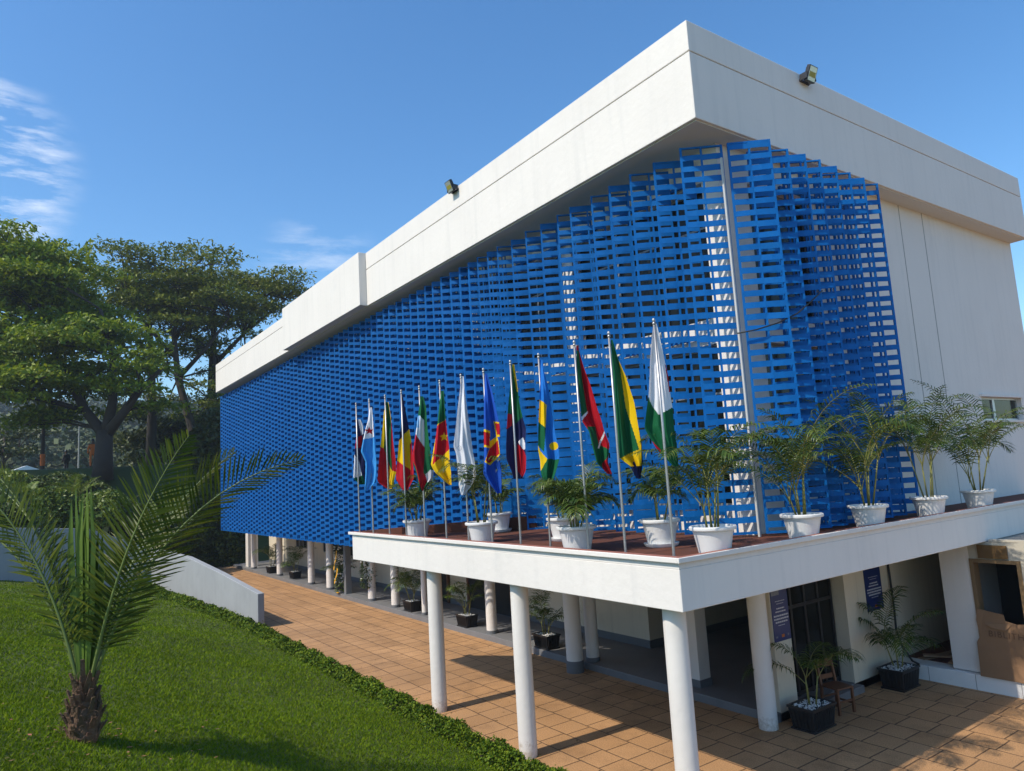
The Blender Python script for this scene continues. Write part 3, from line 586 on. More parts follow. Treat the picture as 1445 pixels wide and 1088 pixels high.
def planter(label, x, y, z, seed, h, nf, rz=0, s=1.0, group='dark planter boxes in the arcade', lw=.008):
    t = thing('planter_box', label, 'planter', (x, y, z), rz, group); a, b, hh = .30 * s, .21 * s, .34 * s
    m = MB()
    def ring(sx, sy, zz): return [(-sx, -sy, zz), (sx, -sy, zz), (sx, sy, zz), (-sx, sy, zz)]
    vs = ring(a * .86, b * .86, .03) + ring(a, b, hh) + ring(a - .02, b - .02, hh) + ring(a - .03, b - .03, hh - .05)
    fs = [(0, 3, 2, 1)]
    for o in (0, 4, 8): fs += [(o + i, o + (i + 1) % 4, o + 4 + (i + 1) % 4, o + 4 + i) for i in range(4)]
    m.add(vs, fs); m.box(-a * .95, a * .95, -b * .95, b * .95, 0, .028)
    for sx in np.linspace(-.85, .85, 10):
        for sy in (-1, 1):
            m.add([(sx * a * .86 - .008, sy * b * .87, .05), (sx * a * .86 + .008, sy * b * .87, .05), (sx * a + .008, sy * (b * 1.0 + .006), hh - .05), (sx * a - .008, sy * (b + .006), hh - .05), (sx * a * .86, sy * (b * .87 + .016), .05), (sx * a, sy * (b + .022), hh - .05)], [(0, 4, 5, 3), (4, 1, 2, 5), (3, 5, 2), (0, 1, 4)])
    for sy in np.linspace(-.8, .8, 6):
        for sx in (-1, 1):
            m.add([(sx * a * .87, sy * b * .86 - .008, .05), (sx * a * .87, sy * b * .86 + .008, .05), (sx * (a + .006), sy * b + .008, hh - .05), (sx * (a + .006), sy * b - .008, hh - .05), (sx * (a * .87 + .016), sy * b * .86, .05), (sx * (a + .022), sy * b, hh - .05)], [(0, 4, 5, 3), (4, 1, 2, 5), (3, 5, 2), (0, 1, 4)])
    for k in (-1, 1): m.box(-a - .012, a + .012, k * b - .012, k * b + .012, hh - .035, hh + .004); m.box(k * a - .012, k * a + .012, -b + .012, b - .012, hh - .034, hh + .003)
    m.obj('box', 'black_plastic', t)
    r = random.Random(seed); m = MB(); q = a - .035, b - .035
    for k in range(230):
        c = Vector((r.uniform(-q[0], q[0]), r.uniform(-q[1], q[1]), hh - .035 + r.uniform(0, .03))); u = r.uniform(.012, .028); Rm = Matrix.Rotation(r.uniform(0, 6), 3, 'Z')
        m.add([c + Rm @ Vector(v) * u for v in ((1, 0, 0), (0, .8, 0), (-1, 0, 0), (0, -.8, 0), (0, 0, .6))], [(0, 1, 4), (1, 2, 4), (2, 3, 4), (3, 0, 4)])
    tag(m.obj('pebbles', 'pebbles', t), kind='stuff')
    areca(t, seed, h, nf, .95, 3, hh - .04, lw * 1.3, .36)
planter('dark ribbed planter box with palm, just right of the second canopy column', -14.8, 11.05, .15, 201, 1.35, 10)
planter('dark ribbed planter box with white pebbles and a palm, right of the leftmost canopy column', -18.7, 11.05, .15, 212, 1.45, 9)
planter('dark ribbed planter box with a bushy palm, left of the leftmost canopy column', -22.4, 11.1, .15, 223, 1.5, 14)
planter('dark planter box with a palm beside the metal pillar with the garland and yellow ribbon', -29.2, 11.3, .15, 234, 1.3, 9)
planter('dark planter box with a palm, second from the far end of the arcade', -35.3, 11.2, .15, 245, 1.6, 9)
planter('dark planter box with a palm, farthest along the arcade', -38.9, 11.1, .15, 256, 1.5, 10)
planter('black planter box of pebbles with a slim palm, between round column and wooden chair', -7.5, 11.12, 0, 267, 1.45, 6, rad(90), 1.12, 'black planter boxes by the entrance')
planter('black planter box of pebbles with a spreading palm, right of the dark entrance', -7.55, 14.15, 0, 278, 1.55, 8, rad(90), 1.12, 'black planter boxes by the entrance', .010)
# ------------------------------------------------------------------ flags
RD = Vector((.5765, .8171, 0)); FD2 = Vector((-.8171, .5765, 0))
FLAGS = [
('car',-16.07,6.66,'navy',[(2.712,.01,.092),(2.554,.005,.147),(2.24,-.032,.15),(1.928,-.073,.154),(1.305,-.109,.141),(1.143,.015,.14)],[('white',[(.035,2.743),(.171,2.735),(.145,2.356),(.076,2.329)]),('red',[(-.07,2.242),(.095,2.343),(.076,2.045),(-.104,2.008)]),('white',[(-.135,1.979),(-.017,1.768),(.079,1.35),(-.14,1.301)]),('green',[(-.14,1.301),(.095,1.362),(.146,1.104),(-.017,1.114)])]),
('dji',-15.28,6.66,'sky',[(2.918,.002,.057),(2.613,-.026,.078),(2.221,-.119,.106),(1.892,-.19,.124),(1.644,-.094,.148),(1.404,-.1,.129),(1.165,-.118,.086),(.992,-.127,-.073)],[('white',[(-.057,2.952),(.126,2.941),(.118,2.217),(-.158,2.169)]),('red','star',(-.002,2.361),.097)]),
('ben',-14.53,6.72,'green',[(2.954,.002,.067),(2.69,-.043,.095),(2.309,-.094,.123),(1.96,-.137,.14),(1.67,-.171,.167),(1.381,-.199,.17),(1.179,-.216,.123),(1.009,-.016,.085)],[('yellow',[(-.121,2.754),(.015,2.775),(-.004,2.481),(-.075,1.921),(-.194,1.978)]),('red',[(-.194,1.986),(-.069,1.92),(.013,1.514),(-.011,.994),(-.249,1.008)]),('yellow',[(.051,2.981),(.098,2.978),(.147,2.501),(.104,2.474)]),('red',[(.098,2.475),(.16,2.53),(.223,1.356),(.093,1.393),(.063,1.773)]),('yellow',[(.009,1.543),(.072,1.423),(.194,1.358),(.112,.958),(-.011,.994)])]),
('chad',-13.68,6.71,'red',[(2.975,.007,.035),(2.735,-.014,.056),(2.286,-.055,.113),(2.008,-.095,.157),(1.62,-.144,.176),(1.4,-.175,.186),(1.208,-.189,.186),(.966,-.06,.051)],[('navy',[(-.059,3.021),(.11,3.011),(.13,2.281),(-.111,2.009)]),('yellow',[(-.111,2.02),(.13,2.286),(.157,1.993),(.115,1.939),(.111,1.389),(-.172,1.627)])]),
('kuw',-13.03,6.81,'green',[(2.896,.017,.072),(2.664,-.009,.127),(2.257,-.065,.144),(2.069,-.097,.157),(1.721,-.165,.18),(1.533,-.168,.196),(1.315,-.112,.224),(1.179,-.079,.203),(.938,-.066,.001)],[('skyp',[(-.074,2.476),(.005,2.483),(-.017,2.233),(-.103,2.205)]),('white',[(.005,2.483),(.073,2.386),(.059,1.811),(-.108,2.11),(-.101,2.238),(-.017,2.238)]),('red',[(-.162,2.127),(-.085,2.101),(.057,1.816),(.022,1.307),(.087,1.169),(-.015,.882),(-.106,1.422),(-.226,1.698)]),('grey',[(.053,1.273),(.165,1.358),(.266,1.32),(.256,1.16),(.083,1.103)])]),
('cam',-12.2,6.84,'yellow',[(2.902,.014,.071),(2.628,-.019,.078),(2.316,-.059,.091),(2.006,-.108,.114),(1.751,-.162,.135),(1.445,-.223,.132),(1.287,-.151,.144),(1.03,.096,.142)],[('green',[(-.056,2.946),(.127,2.935),(.103,2.327),(-.123,2.189)]),('red',[(-.083,2.197),(.103,2.327),(.162,1.752),(-.19,1.43),(-.137,1.801)]),('yellow','star',(.04,1.977),.098)]),
('wht',-11.42,6.87,'white',[(3.084,.012,.047),(2.733,-.033,.067),(2.361,-.089,.092),(1.991,-.142,.125),(1.746,-.182,.138),(1.621,-.145,.15),(1.374,-.131,.176),(1.179,-.131,.195),(1.008,-.125,.103),(.836,-.091,-.03)],[('grey','ring',(-.08,1.711),.047)]),
('drc',-10.69,6.92,'blue',[(3.022,.021,.058),(2.69,.001,.129),(2.346,-.023,.182),(2.033,-.041,.231),(1.637,-.057,.217),(1.412,-.067,.201),(1.217,-.092,.215),(1.073,-.034,.21),(.841,.119,.195)],[('yellow',[(-.083,2.013),(.062,1.964),(.04,1.654),(-.105,1.682)]),('red',[(-.086,1.964),(.054,1.925),(.037,1.688),(-.102,1.73)]),('yellow',[(.041,1.659),(.043,1.772),(.169,1.864),(.191,1.778),(.21,1.522),(.027,1.344),(-.053,1.411)]),('red',[(.04,1.645),(.18,1.787),(.197,1.543),(.022,1.384),(-.038,1.421)]),('yellow',[(.125,2.137),(.264,2.086),(.246,1.831),(.156,1.845)]),('red',[(.146,2.102),(.262,2.058),(.249,1.868),(.176,1.884)])]),
('com',-9.82,6.92,'navy',[(3.045,.023,.064),(2.717,-.018,.09),(2.393,-.066,.106),(2.123,-.099,.145),(1.909,-.12,.19),(1.642,-.146,.158),(1.429,-.152,.162),(1.212,-.08,.146),(1.078,-.053,.079)],[('green',[(-.042,3.076),(.31,3.055),(.191,2.161),(-.028,1.99),(-.007,2.199),(-.128,2.206)]),('yellow',[(.028,3.072),(.148,3.065),(.114,2.573),(.076,2.575)]),('red',[(-.128,2.206),(-.008,2.188),(-.028,1.998),(-.158,1.906)]),('white',[(.048,1.711),(.131,1.781),(.187,1.596),(.124,1.559)]),('red',[(.036,1.69),(.13,1.567),(.189,1.356),(.106,1.069),(.005,1.233)])]),
('rwa',-9.11,7.0,'blue2',[(3.011,.015,.057),(2.774,.007,.079),(2.436,-.02,.127),(2.152,-.048,.144),(1.793,-.082,.171),(1.538,-.098,.208),(1.358,-.078,.21),(1.155,-.08,.143),(.95,-.03,.059)],[('yellow',[(-.064,2.381),(.075,2.248),(.036,1.871),(-.1,2.021)]),('green',[(-.1,2.021),(.036,1.871),(-.011,1.487),(-.137,1.655)]),('yellow',[(-.112,1.654),(-.065,1.505),(.029,1.372),(-.073,1.18),(-.156,1.21)]),('green',[(.029,1.372),(.242,1.352),(.091,.893),(-.109,.93),(-.077,1.186)]),('yellow','disc',(.142,1.575),.066),('green',[(.18,2.19),(.218,2.11),(.238,1.929),(.161,1.933)])]),
('mal',-8.04,6.88,'red',[(3.04,.028,.05),(2.728,.014,.11),(2.458,.013,.183),(2.055,.03,.26),(1.896,.03,.302),(1.731,.12,.331),(1.519,.146,.396),(1.254,.194,.351),(1.076,.34,.403)],[('green',[(-.014,2.974),(.056,2.97),(.129,2.036),(.0,1.924)]),('white',[(.0,1.924),(.133,2.049),(.136,2.017),(.024,1.891)]),('green',[(.099,1.812),(.226,1.805),(.255,1.539),(.416,1.411),(.282,1.235),(.263,1.028),(.172,1.124)]),('white',[(.229,1.467),(.337,1.729),(.345,1.697),(.262,1.473)])]),
('gab',-7.33,6.94,'yellow',[(3.0,.023,.043),(2.741,.024,.1),(2.485,.022,.186),(2.078,.008,.267),(1.725,.0,.296),(1.475,.001,.318),(1.3,.012,.311),(1.167,.157,.301)],[('green',[(-.0,3.027),(.063,3.024),(.137,2.568),(.17,2.018),(.286,1.403),(.016,1.285),(-.083,1.291)])]),
('mad',-6.45,6.95,'green',[(3.049,-.011,.03),(2.714,-.057,.084),(2.358,-.096,.136),(2.077,-.133,.152),(1.891,-.172,.166),(1.659,-.21,.162),(1.539,-.154,.17),(1.373,-.075,.175),(1.131,.113,.173)],[('white',[(-.073,3.101),(.164,3.088),(.182,1.929),(-.023,1.823),(-.153,2.125)]),('red',[(.107,2.501),(.195,2.341),(.217,2.056),(.139,2.131)]),('red',[(-.192,1.56),(-.024,1.365),(-.037,1.324),(-.212,1.404)])]),
('gabtail',-7.33,6.94,'navy',[(2.063,.259,.284),(1.838,.223,.316),(1.514,.185,.354),(1.217,.161,.347),(.989,.242,.304)],[]),
]
FLAB = {'car': 'small draped flag of navy, white, red and green, farthest left', 'dji': 'draped light blue flag with white top and red star', 'ben': 'draped flag of yellow, green and red folds, third from the left', 'chad': 'draped flag with navy top, yellow middle and dark red bottom',
 'kuw': 'draped flag of white and red with a green edge', 'cam': 'draped green, red and yellow flag with a yellow star', 'wht': 'draped plain white flag with a small grey ring', 'drc': 'draped bright blue flag with red patches edged in yellow', 'com': 'draped flag with green top over navy with red and white folds',
 'rwa': 'draped blue, yellow and green flag with a yellow sun', 'mal': 'draped red and green flag with thin white lines', 'gab': 'draped green and yellow flag with a navy tail', 'mad': 'draped white and green flag with a red corner, nearest the terrace corner'}
def inpoly(s, z, P):
    c = False; n = len(P)
    for i in range(n):
        (x1, y1), (x2, y2) = P[i], P[i - 1]
        if (y1 > z) != (y2 > z) and s < (x2 - x1) * (z - y1) / (y2 - y1) + x1: c = not c
    return c
def star(c, r_): return [(c[0] + r_ * q * math.sin(k * math.pi / 5), c[1] + r_ * q * math.cos(k * math.pi / 5)) for k, q in zip(range(10), [1, .4] * 5)]
def flag_mesh(parent, name, base, rows, polys, seed, depth=.0, NA=44, side=1):
    cols = [base]; P = []
    for p in polys:
        c = 'cloth_' + p[0]
        if p[0] not in cols: cols.append(p[0])
        if p[1] == 'star': P.append((p[0], star(p[2], p[3]))); continue
        if p[1] in ('ring', 'disc'): P.append((p[0], [(p[2][0] + p[3] * math.cos(a / 8 * math.pi), p[2][1] + p[3] * math.sin(a / 8 * math.pi)) for a in range(16)])); \
            (P.append((base, [(p[2][0] + p[3] * .72 * math.cos(a / 8 * math.pi), p[2][1] + p[3] * .72 * math.sin(a / 8 * math.pi)) for a in range(16)])) if p[1] == 'ring' else None); continue
        P.append((p[0], p[1]))
    rows = sorted(rows, reverse=True); zs = [q[0] for q in rows]; z1, z0 = zs[0], zs[-1]; NB = int((z1 - z0) / .014)
    r = random.Random(seed); ph = r.uniform(0, 6); k1 = r.uniform(1.0, 1.5); k2 = r.uniform(2.2, 3.0); sl = r.uniform(.5, 1.2)
    zz = np.linspace(z1, z0, NB + 1); sl_ = np.interp(-zz, [-q for q in zs], [q[1] for q in rows]); sr_ = np.interp(-zz, [-q for q in zs], [q[2] for q in rows])
    def sm(a): b = a.copy(); b[2:-2] = (a[:-4] + a[1:-3] + a[2:-2] + a[3:-1] + a[4:]) / 5; return b
    sl_, sr_ = sm(sl_) * 1.08, sm(sr_) * 1.08
    vs = []; SZ = []
    for j in range(NB + 1):
        b = j / NB; w_ = sr_[j] - sl_[j]
        for i in range(NA + 1):
            a = i / NA; s = sl_[j] + w_ * a
            amp = min(.055, w_ * .30) * (.35 + .65 * min(1, b * 2.2))
            dpt = amp * math.sin(2 * math.pi * (k1 * a + .35 * b * sl) + ph) + .4 * amp * math.sin(2 * math.pi * (k2 * a - .5 * b) + ph * 2.1) + .012 * math.sin(9 * b + 4 * a + ph)
            dpt += -.35 * amp * math.cos(math.pi * 2 * a)
            q = RD * s + FD2 * (dpt + side * .085 * min(1, b * 4) + depth); vs.append((q.x, q.y, zz[j])); SZ.append((s, zz[j]))
    fs = []; mi = []
    for j in range(NB):
        for i in range(NA):
            a = j * (NA + 1) + i; fs.append((a, a + NA + 1, a + NA + 2, a + 1)); s = (SZ[a][0] + SZ[a + NA + 2][0]) / 2; z = (SZ[a][1] + SZ[a + NA + 2][1]) / 2; c = base
            for nm, poly_ in P:
                if inpoly(s / 1.08, z, poly_): c = nm
            mi.append(cols.index(c))
    return npmesh(name, np.array(vs), np.array(fs), ['cloth_' + c for c in cols], parent, np.array(mi), True)
pole_me = fin_me = None
for i, (nm, x, y, base, rows, polys) in enumerate(FLAGS):
    if nm == 'gabtail': continue
    what = FLAB[nm].replace('small draped ', '').replace('draped ', '')
    t = thing('flagpole', ('steel flagpole carrying the ' + what)[:95], 'flagpole', (x, y, 3.30), 0, 'flagpoles along the terrace edge')
    if pole_me is None:
        m = MB(); m.lathe([(.019, 0), (.018, 1.6), (.016, 3.12), (0, 3.121)], 16); pole_me = m.mesh('pole', 'steel_pole', True)
        m = MB(); m.lathe([(0, 3.20), (.012, 3.198), (.02, 3.185), (.022, 3.17), (.018, 3.15), (.012, 3.143), (.022, 3.137), (.024, 3.12), (.019, 3.112)], 16); fin_me = m.mesh('finial', 'steel_pole', True)
        m = MB(); m.lathe([(.06, 0), (.06, .012), (.028, .014), (.028, .06)], 16); bs_me = m.mesh('base_plate', 'steel_pole', True)
    for n_, me in (('pole', pole_me), ('finial', fin_me), ('base_plate', bs_me)):
        o = bpy.data.objects.new(n_, me); COL.objects.link(o); o.parent = t
    f = flag_mesh(None, 'flag', base, rows, polys, 40 + i, side=-1 if nm in ('dji', 'kuw', 'cam', 'wht', 'drc', 'rwa') else 1); f.location = (x, y, 3.37); tag(f, FLAB[nm], 'flag', 'draped national flags on the terrace')
    if nm == 'gab':
        q = [z for z in FLAGS if z[0] == 'gabtail'][0]; flag_mesh(f, 'flag_tail', q[3], q[4], q[5], 91, .09, 24)
# ------------------------------------------------------------------ garlands on two arcade columns
def garland(label, x, y, z0, z1, seed, ribbon):
    t = thing('garland', label, 'garland', (x, y, z0)); r = random.Random(seed); m = MB(); fl = MB(); h = z1 - z0
    for k in range(900):
        z = r.uniform(0, h); a = r.uniform(-2.6, .9); rr = .16 + r.uniform(0, .14) * (.6 + .4 * math.sin(z * 4)); p = Vector((rr * math.cos(a), rr * math.sin(a), z)); d = Vector((math.cos(a) + r.uniform(-.6, .6), math.sin(a) + r.uniform(-.6, .6), r.uniform(-.9, .5))).normalized(); L_ = r.uniform(.07, .15)
        m.strip([p, p + d * L_ * .5, p + d * L_], [.008, .026, 0], d.cross(UP).normalized())
    for k in range(26):
        z = r.uniform(.2, h); a = r.uniform(-2.4, .4); p = Vector((.27 * math.cos(a), .27 * math.sin(a), z)); fl.lathe([(0, -.03), (.035, -.01), (.045, .015), (.02, .03), (0, .02)], 7, p)
    m.obj('leaves', 'shrub_leaf', t); fl.obj('flowers', 'flower_white', t)
    if ribbon:
        m = MB(); 
        for x0, zt, ln_ in ((.10, h * .74, .8), (.15, h * .42, .6)):
            pts = [Vector((x0 + .05 * math.sin(k * .9), -.24 - .02 * k, zt - ln_ * k / 6)) for k in range(7)]; m.strip(pts, [.026, .034, .024, .03, .022, .032, .02], Vector((1, .3, 0)).normalized())
        m.box(.1, .32, -.3, -.24, 0, .015); m.obj('ribbon', 'ribbon_yellow', t)
garland('green leafy garland with white flowers and yellow ribbon hanging on the grey metal pillar', -28.6, 11.0, .2, 2.5, 7, True)
garland('green leafy garland with white flowers around the white arcade column, without yellow ribbon', -25.75, 10.95, .65, 2.5, 8, False)
m = MB(); m.box(-28.25, -28.02, 10.95, 11.18, .152, 2.549); m.box(-28.28, -27.99, 10.92, 11.21, 1.35, 1.42); bp_(m, 'column', 'grey_metal', 'square grey metal pillar of the arcade')
# ------------------------------------------------------------------ young date palm on the lawn
def date_palm(x, y):
    z = float(lawn_z(np.array(x), np.array(y))) - .03
    t = thing('date_palm', 'young date palm with a short shaggy trunk and long stiff fronds on the lawn', 'palm', (x, y, z)); r = random.Random(4)
    m = MB(); m.lathe([(.13, 0), (.165, .08), (.165, .22), (.13, .38), (.085, .52), (.05, .66)], 18)
    for k in range(90):
        a = k * 2.399 + r.uniform(-.25, .25); zz = .0 + .54 * (k / 90) ** .9; rr = float(np.interp(zz, [0, .08, .22, .38, .52, .66], [.13, .165, .165, .13, .085, .05])); o = Vector((math.cos(a), math.sin(a), 0)); sd_ = Vector((-math.sin(a), math.cos(a), 0)); b = o * rr * .92 + UP * zz; L_ = r.uniform(.08, .17) * (1 + .6 * (k > 70)); e = b + o * L_ * r.uniform(.15, .6) + UP * L_ * r.uniform(.6, 1.15); w0, w1 = r.uniform(.03, .05), r.uniform(.006, .024)
        e2 = e + sd_ * r.uniform(-.05, .05)
        m.add([b - sd_ * w0, b + sd_ * w0, e2 + sd_ * w1, e2 - sd_ * w1, b - sd_ * w0 * .8 - o * .03 - UP * .02, b + sd_ * w0 * .8 - o * .03, e2 + sd_ * w1 - o * .022, e2 - sd_ * w1 - o * .022], [(0, 1, 2, 3), (7, 6, 5, 4), (0, 3, 7, 4), (1, 5, 6, 2), (3, 2, 6, 7)])
    tr_ = m.obj('trunk', 'date_boot', t); tr_.scale = (.85, .85, 1)
    m = MB()
    for k in range(500):
        a = r.uniform(0, 6.28); zz = r.uniform(0, .66); rr = float(np.interp(zz, [0, .08, .22, .38, .52, .66], [.13, .165, .165, .13, .085, .05])) + .03; p = Vector((rr * math.cos(a), rr * math.sin(a), zz)); d = Vector((r.uniform(-1, 1), r.uniform(-1, 1), r.uniform(-.4, .9))) * r.uniform(.04, .12); m.strip([p, p + d * .6 + UP * .01, p + d], [.0025, .002, 0], d.cross(UP).normalized() if d.cross(UP).length > .001 else Vector((1, 0, 0)))
    m.obj('fibres', 'date_boot', t)
    A = math.atan2(RD.y, RD.x)      # azimuth of the facade side
    specs = [ # azimuth, elevation, length, droop, vee, roll
        (-.25, 77, 2.75, 30, .2, -1.15), (.12, 73, 3.2, 66, .35, -.75), (.55, 76, 2.75, 40, .3, -.6), 
        (3.0, 73, 2.9, 72, .35, .8), (3.3, 78, 2.7, 40, .25, 1.15), (2.7, 75, 2.8, 56, .3, .7), (1.3, 74, 2.5, 50, .3, .2), (2.9, 78, 2.8, 44, .3, .9)]
    for dz, el, ln_, dr, ve, ro in specs:
        lf = MB(); st = MB(); a = A + dz
        frond(lf, st, Vector((.05 * math.cos(a), .05 * math.sin(a), .5)), a, rad(el), ln_, rad(dr), 58, .52, .0112, r, .020, .14, ve + r.uniform(-.05, .1), .10, 0, 14, ro)
        o = lf.obj('frond', 'date_leaf', t); st.obj('rachis', 'date_rachis', o, smooth=True)
    for k in range(4):
        lf = MB(); du = (-.10, .03, -.03, .1)[k]; dv = (-.06, -.08, .05, .02)[k]; Lk = (2.15, 2.2, 1.95, 1.8)[k]
        for j in range(9):
            f = (j - 4) / 4; b = RD * (f * .02 + du * .2) + FD2 * (dv * .3) + UP * .55; tp = RD * (du + f * .045) + FD2 * (dv + .03 * math.cos(j * 2.)) + UP * (.55 + Lk * (1 - .1 * abs(f) - r.uniform(0, .12)))
            sd_ = (RD + FD2 * r.uniform(-.7, .7)).normalized()
            lf.strip([b, b.lerp(tp, .4) + RD * f * .045, b.lerp(tp, .75) + RD * f * .05, tp], [.016, .024, .02, 0], sd_)
        lf.obj('spear_leaf', 'spear', t)
date_palm(-8.5, .58)
# ------------------------------------------------------------------ retaining wall
def ribbon_wall():
    P = [(WA, -.2, 1.12), ((-28.0, 6.15), -.2, 1.56), ((-32.0, 5.70), -.2, 1.98), ((-35.2, 5.33), -.2, 2.08), (WB, -.2, 2.12), ((-37.15, 2.7), -.2, 3.22), ((-37.0, 2.1), -.2, 3.33), (WC, -.2, 3.62), (WD, -.2, 3.9)]
    vs = []; th = .22
    for i, (p, z0, z1) in enumerate(P):
        a = Vector(P[max(i - 1, 0)][0]); b = Vector(P[min(i + 1, len(P) - 1)][0]); d = (b - a).normalized(); n = Vector((d.y, -d.x)); p = Vector(p)
        if n.dot(Vector((-1, 1))) < 0: n = -n
        q = p + n * th
        vs += [(p.x, p.y, z0), (p.x, p.y, z1), (q.x, q.y, z1), (q.x, q.y, z0)]
    fs = []
    for i in range(len(P) - 1):
        o = i * 4
        for k in range(4): fs.append((o + k, o + (k + 1) % 4, o + 4 + (k + 1) % 4, o + 4 + k))
    o = (len(P) - 1) * 4; fs += [(3, 2, 1, 0), (o, o + 1, o + 2, o + 3)]
    m = MB(); m.add(vs, fs); simple('retaining_wall', 'concrete_wall', 'pale concrete wall with a sloping top between the lawn and the paved way', 'wall', m, bevel=.015)
ribbon_wall()
# ------------------------------------------------------------------ leaves in bulk
RG = np.random.default_rng(7)
def leaf_quads(C, size, flat=.5, asp=.55, up=None):
    n = len(C); size = np.broadcast_to(size, (n,)) if not np.isscalar(size) else np.full(n, size)
    size = size * RG.uniform(.65, 1.35, n)
    nr = RG.normal(size=(n, 3)); nr[:, 2] = np.abs(nr[:, 2]) + flat * 2.5
    if up is not None: nr += up
    nr /= np.linalg.norm(nr, axis=1, keepdims=True)
    t = RG.normal(size=(n, 3)); t -= nr * (t * nr).sum(1, keepdims=True); t /= np.linalg.norm(t, axis=1, keepdims=True); b = np.cross(nr, t)
    a = size[:, None] * t; c = size[:, None] * b * asp
    V = np.stack([C - a, C + c - a * .1, C + a, C - c - a * .1], 1).reshape(-1, 3); return V, np.arange(4 * n).reshape(-1, 4)
def leaf_obj(name, C, size, mats, parent=None, flat=.5, asp=.55, up=None):
    V, F = leaf_quads(C, size, flat, asp, up); return npmesh(name, V, F, mats, parent)
# ------------------------------------------------------------------ clipped border plant along the lawn
def border():
    path = np.array([(-8.2, 6.18), (-9.5, 6.2), (-15, 6.2), (-24.4, 6.2), (-30, 5.62), (-37.2, 4.75)]); sl = np.r_[0, np.cumsum(np.linalg.norm(np.diff(path, axis=0), axis=1))]
    n = 75000; u = RG.random(n) ** 1.6 * sl[-1]; X = np.interp(u, sl, path[:, 0]); Y = np.interp(u, sl, path[:, 1])
    lump = .82 + .16 * np.sin(u * 5.1) + .12 * np.sin(u * 11.3 + 1) + .1 * np.sin(u * 23.)
    a = RG.uniform(0, np.pi, n); r = (1 - RG.random(n) ** 2 * .5); w_ = .31 * (.9 + .2 * np.sin(u * 3.7 + 2)); h_ = .33 * lump
    P = np.stack([X + RG.normal(0, .02, n), Y + np.cos(a) * r * w_, lawn_z(X, Y) - .03 + np.sin(a) * r * h_ + RG.exponential(.015, n)], 1)
    d = np.hypot(P[:, 0], P[:, 1]); return leaf_obj('border_hedge', P, .012 + .0010 * d, 'hedge_leaf', None, .15, .6)
bh = border(); tag(bh, 'low leafy green border strip between the lawn and the tan paving', 'hedge')
m = MB(); pts = [(-8.2, 6.18), (-15, 6.2), (-24.4, 6.2), (-30, 5.62), (-37.2, 4.75)]
for (xa, ya_), (xb, yb_) in zip(pts[:-1], pts[1:]): m.add([(xa, ya_ - .2, -.1), (xa, ya_ + .2, -.1), (xa, ya_ + .12, .17), (xa, ya_ - .12, .2), (xb, yb_ - .2, -.1), (xb, yb_ + .2, -.1), (xb, yb_ + .12, .17), (xb, yb_ - .12, .2)], [(3, 2, 6, 7), (0, 3, 7, 4), (1, 5, 6, 2)])
m.obj('hedge_core', 'bark', bh)  # solid dark core inside the leaf strip
# ------------------------------------------------------------------ grass blades
def grass():
    n = 640000; r = 2.2 * (42 / 2.2) ** RG.random(n); th = YAW + math.pi / 2 + np.radians(RG.uniform(-12, 47, n)); X = r * np.cos(th); Y = r * np.sin(th)
    k = (Y < 6.12) & (X > -37.2) & ((X > -24) | (Y < 6.1 + (X + 24) * .11)); X, Y, r = X[k], Y[k], r[k]; n = len(X)
    Z = lawn_z(X, Y); patch = .75 + .35 * np.sin(X * 1.7 + 1.3 * np.sin(Y * 2.3)) * np.sin(Y * 1.9 + 2)
    h = RG.uniform(.015, .04, n) * (.8 + .3 * patch) * (1 + r * .012); w_ = (.0014 + .00062 * r); a = RG.uniform(0, 6.28, n); ln_ = RG.normal(0, .7, (n, 2)) * h[:, None]
    B = np.stack([X, Y, Z], 1); s = np.stack([np.cos(a) * w_, np.sin(a) * w_, 0 * w_], 1); T = B + np.stack([ln_[:, 0], ln_[:, 1], h], 1)
    V = np.stack([B - s, B + s, T], 1).reshape(-1, 3); o = npmesh('grass', V, np.arange(3 * n).reshape(-1, 3), 'grass'); tag(o, kind='stuff')
grass()
# ------------------------------------------------------------------ shrubs
def shrub(label, x, y, z, rx, ry, rz, n, size, ma, seed, name='shrub', cat='shrub', group=None, rough=.35):
    t = thing(name, label, cat, (x, y, z), 0, group); g = np.random.default_rng(seed)
    d = g.normal(size=(n, 3)); d[:, 2] = np.abs(d[:, 2]); d /= np.linalg.norm(d, axis=1, keepdims=True)
    b = g.normal(size=(26, 3)); b[:, 2] = np.abs(b[:, 2]); b /= np.linalg.norm(b, axis=1, keepdims=True)
    lump = 1 + rough * (np.max(d @ b.T, 1) - .88) * 3
    P = d * np.array([rx, ry, rz]) * (lump * (1 - g.random(n) ** 1.7 * .4))[:, None]
    leaf_obj('foliage', P, size, ma, t, .1, .5)
    m = MB()
    for k in range(6):
        a = k * 1.05 + seed; m.tube([(0, 0, -.4), (.25 * rx * math.cos(a), .25 * ry * math.sin(a), rz * .35), (.55 * rx * math.cos(a), .55 * ry * math.sin(a), rz * .7)], [.05, .035, .015], 5)
    m.obj('stem', 'bark', t); return t
ivy = 'dark shrubs at the far end of the paved way'
shrub('dark ivy-like hedge mass closing the paved way beside the building end', -48.3, 10.0, 0, 1.6, 2.2, 4.4, 12000, .13, 'shrub_leaf', 1, group=ivy)
shrub('dark green shrub behind the sloping wall, at the far end of the paved way', -47.2, 7.4, .1, 1.6, 2.2, 2.9, 9000, .13, 'shrub_leaf', 2, group=ivy)
shrub('tall dark bush rising next to the far blue edge of the screen', -52.0, 11.2, 2.4, 2.4, 2.6, 7.2, 14000, .17, 'tree_leaf_dark', 3, group=ivy)
shrub('mid green bush above the kink of the pale wall', -43.0, 5.6, 1.6, 2.2, 1.9, 2.3, 8000, .12, 'shrub_leaf', 4, group=ivy)
lt = 'bushes on the slope behind the pale wall'
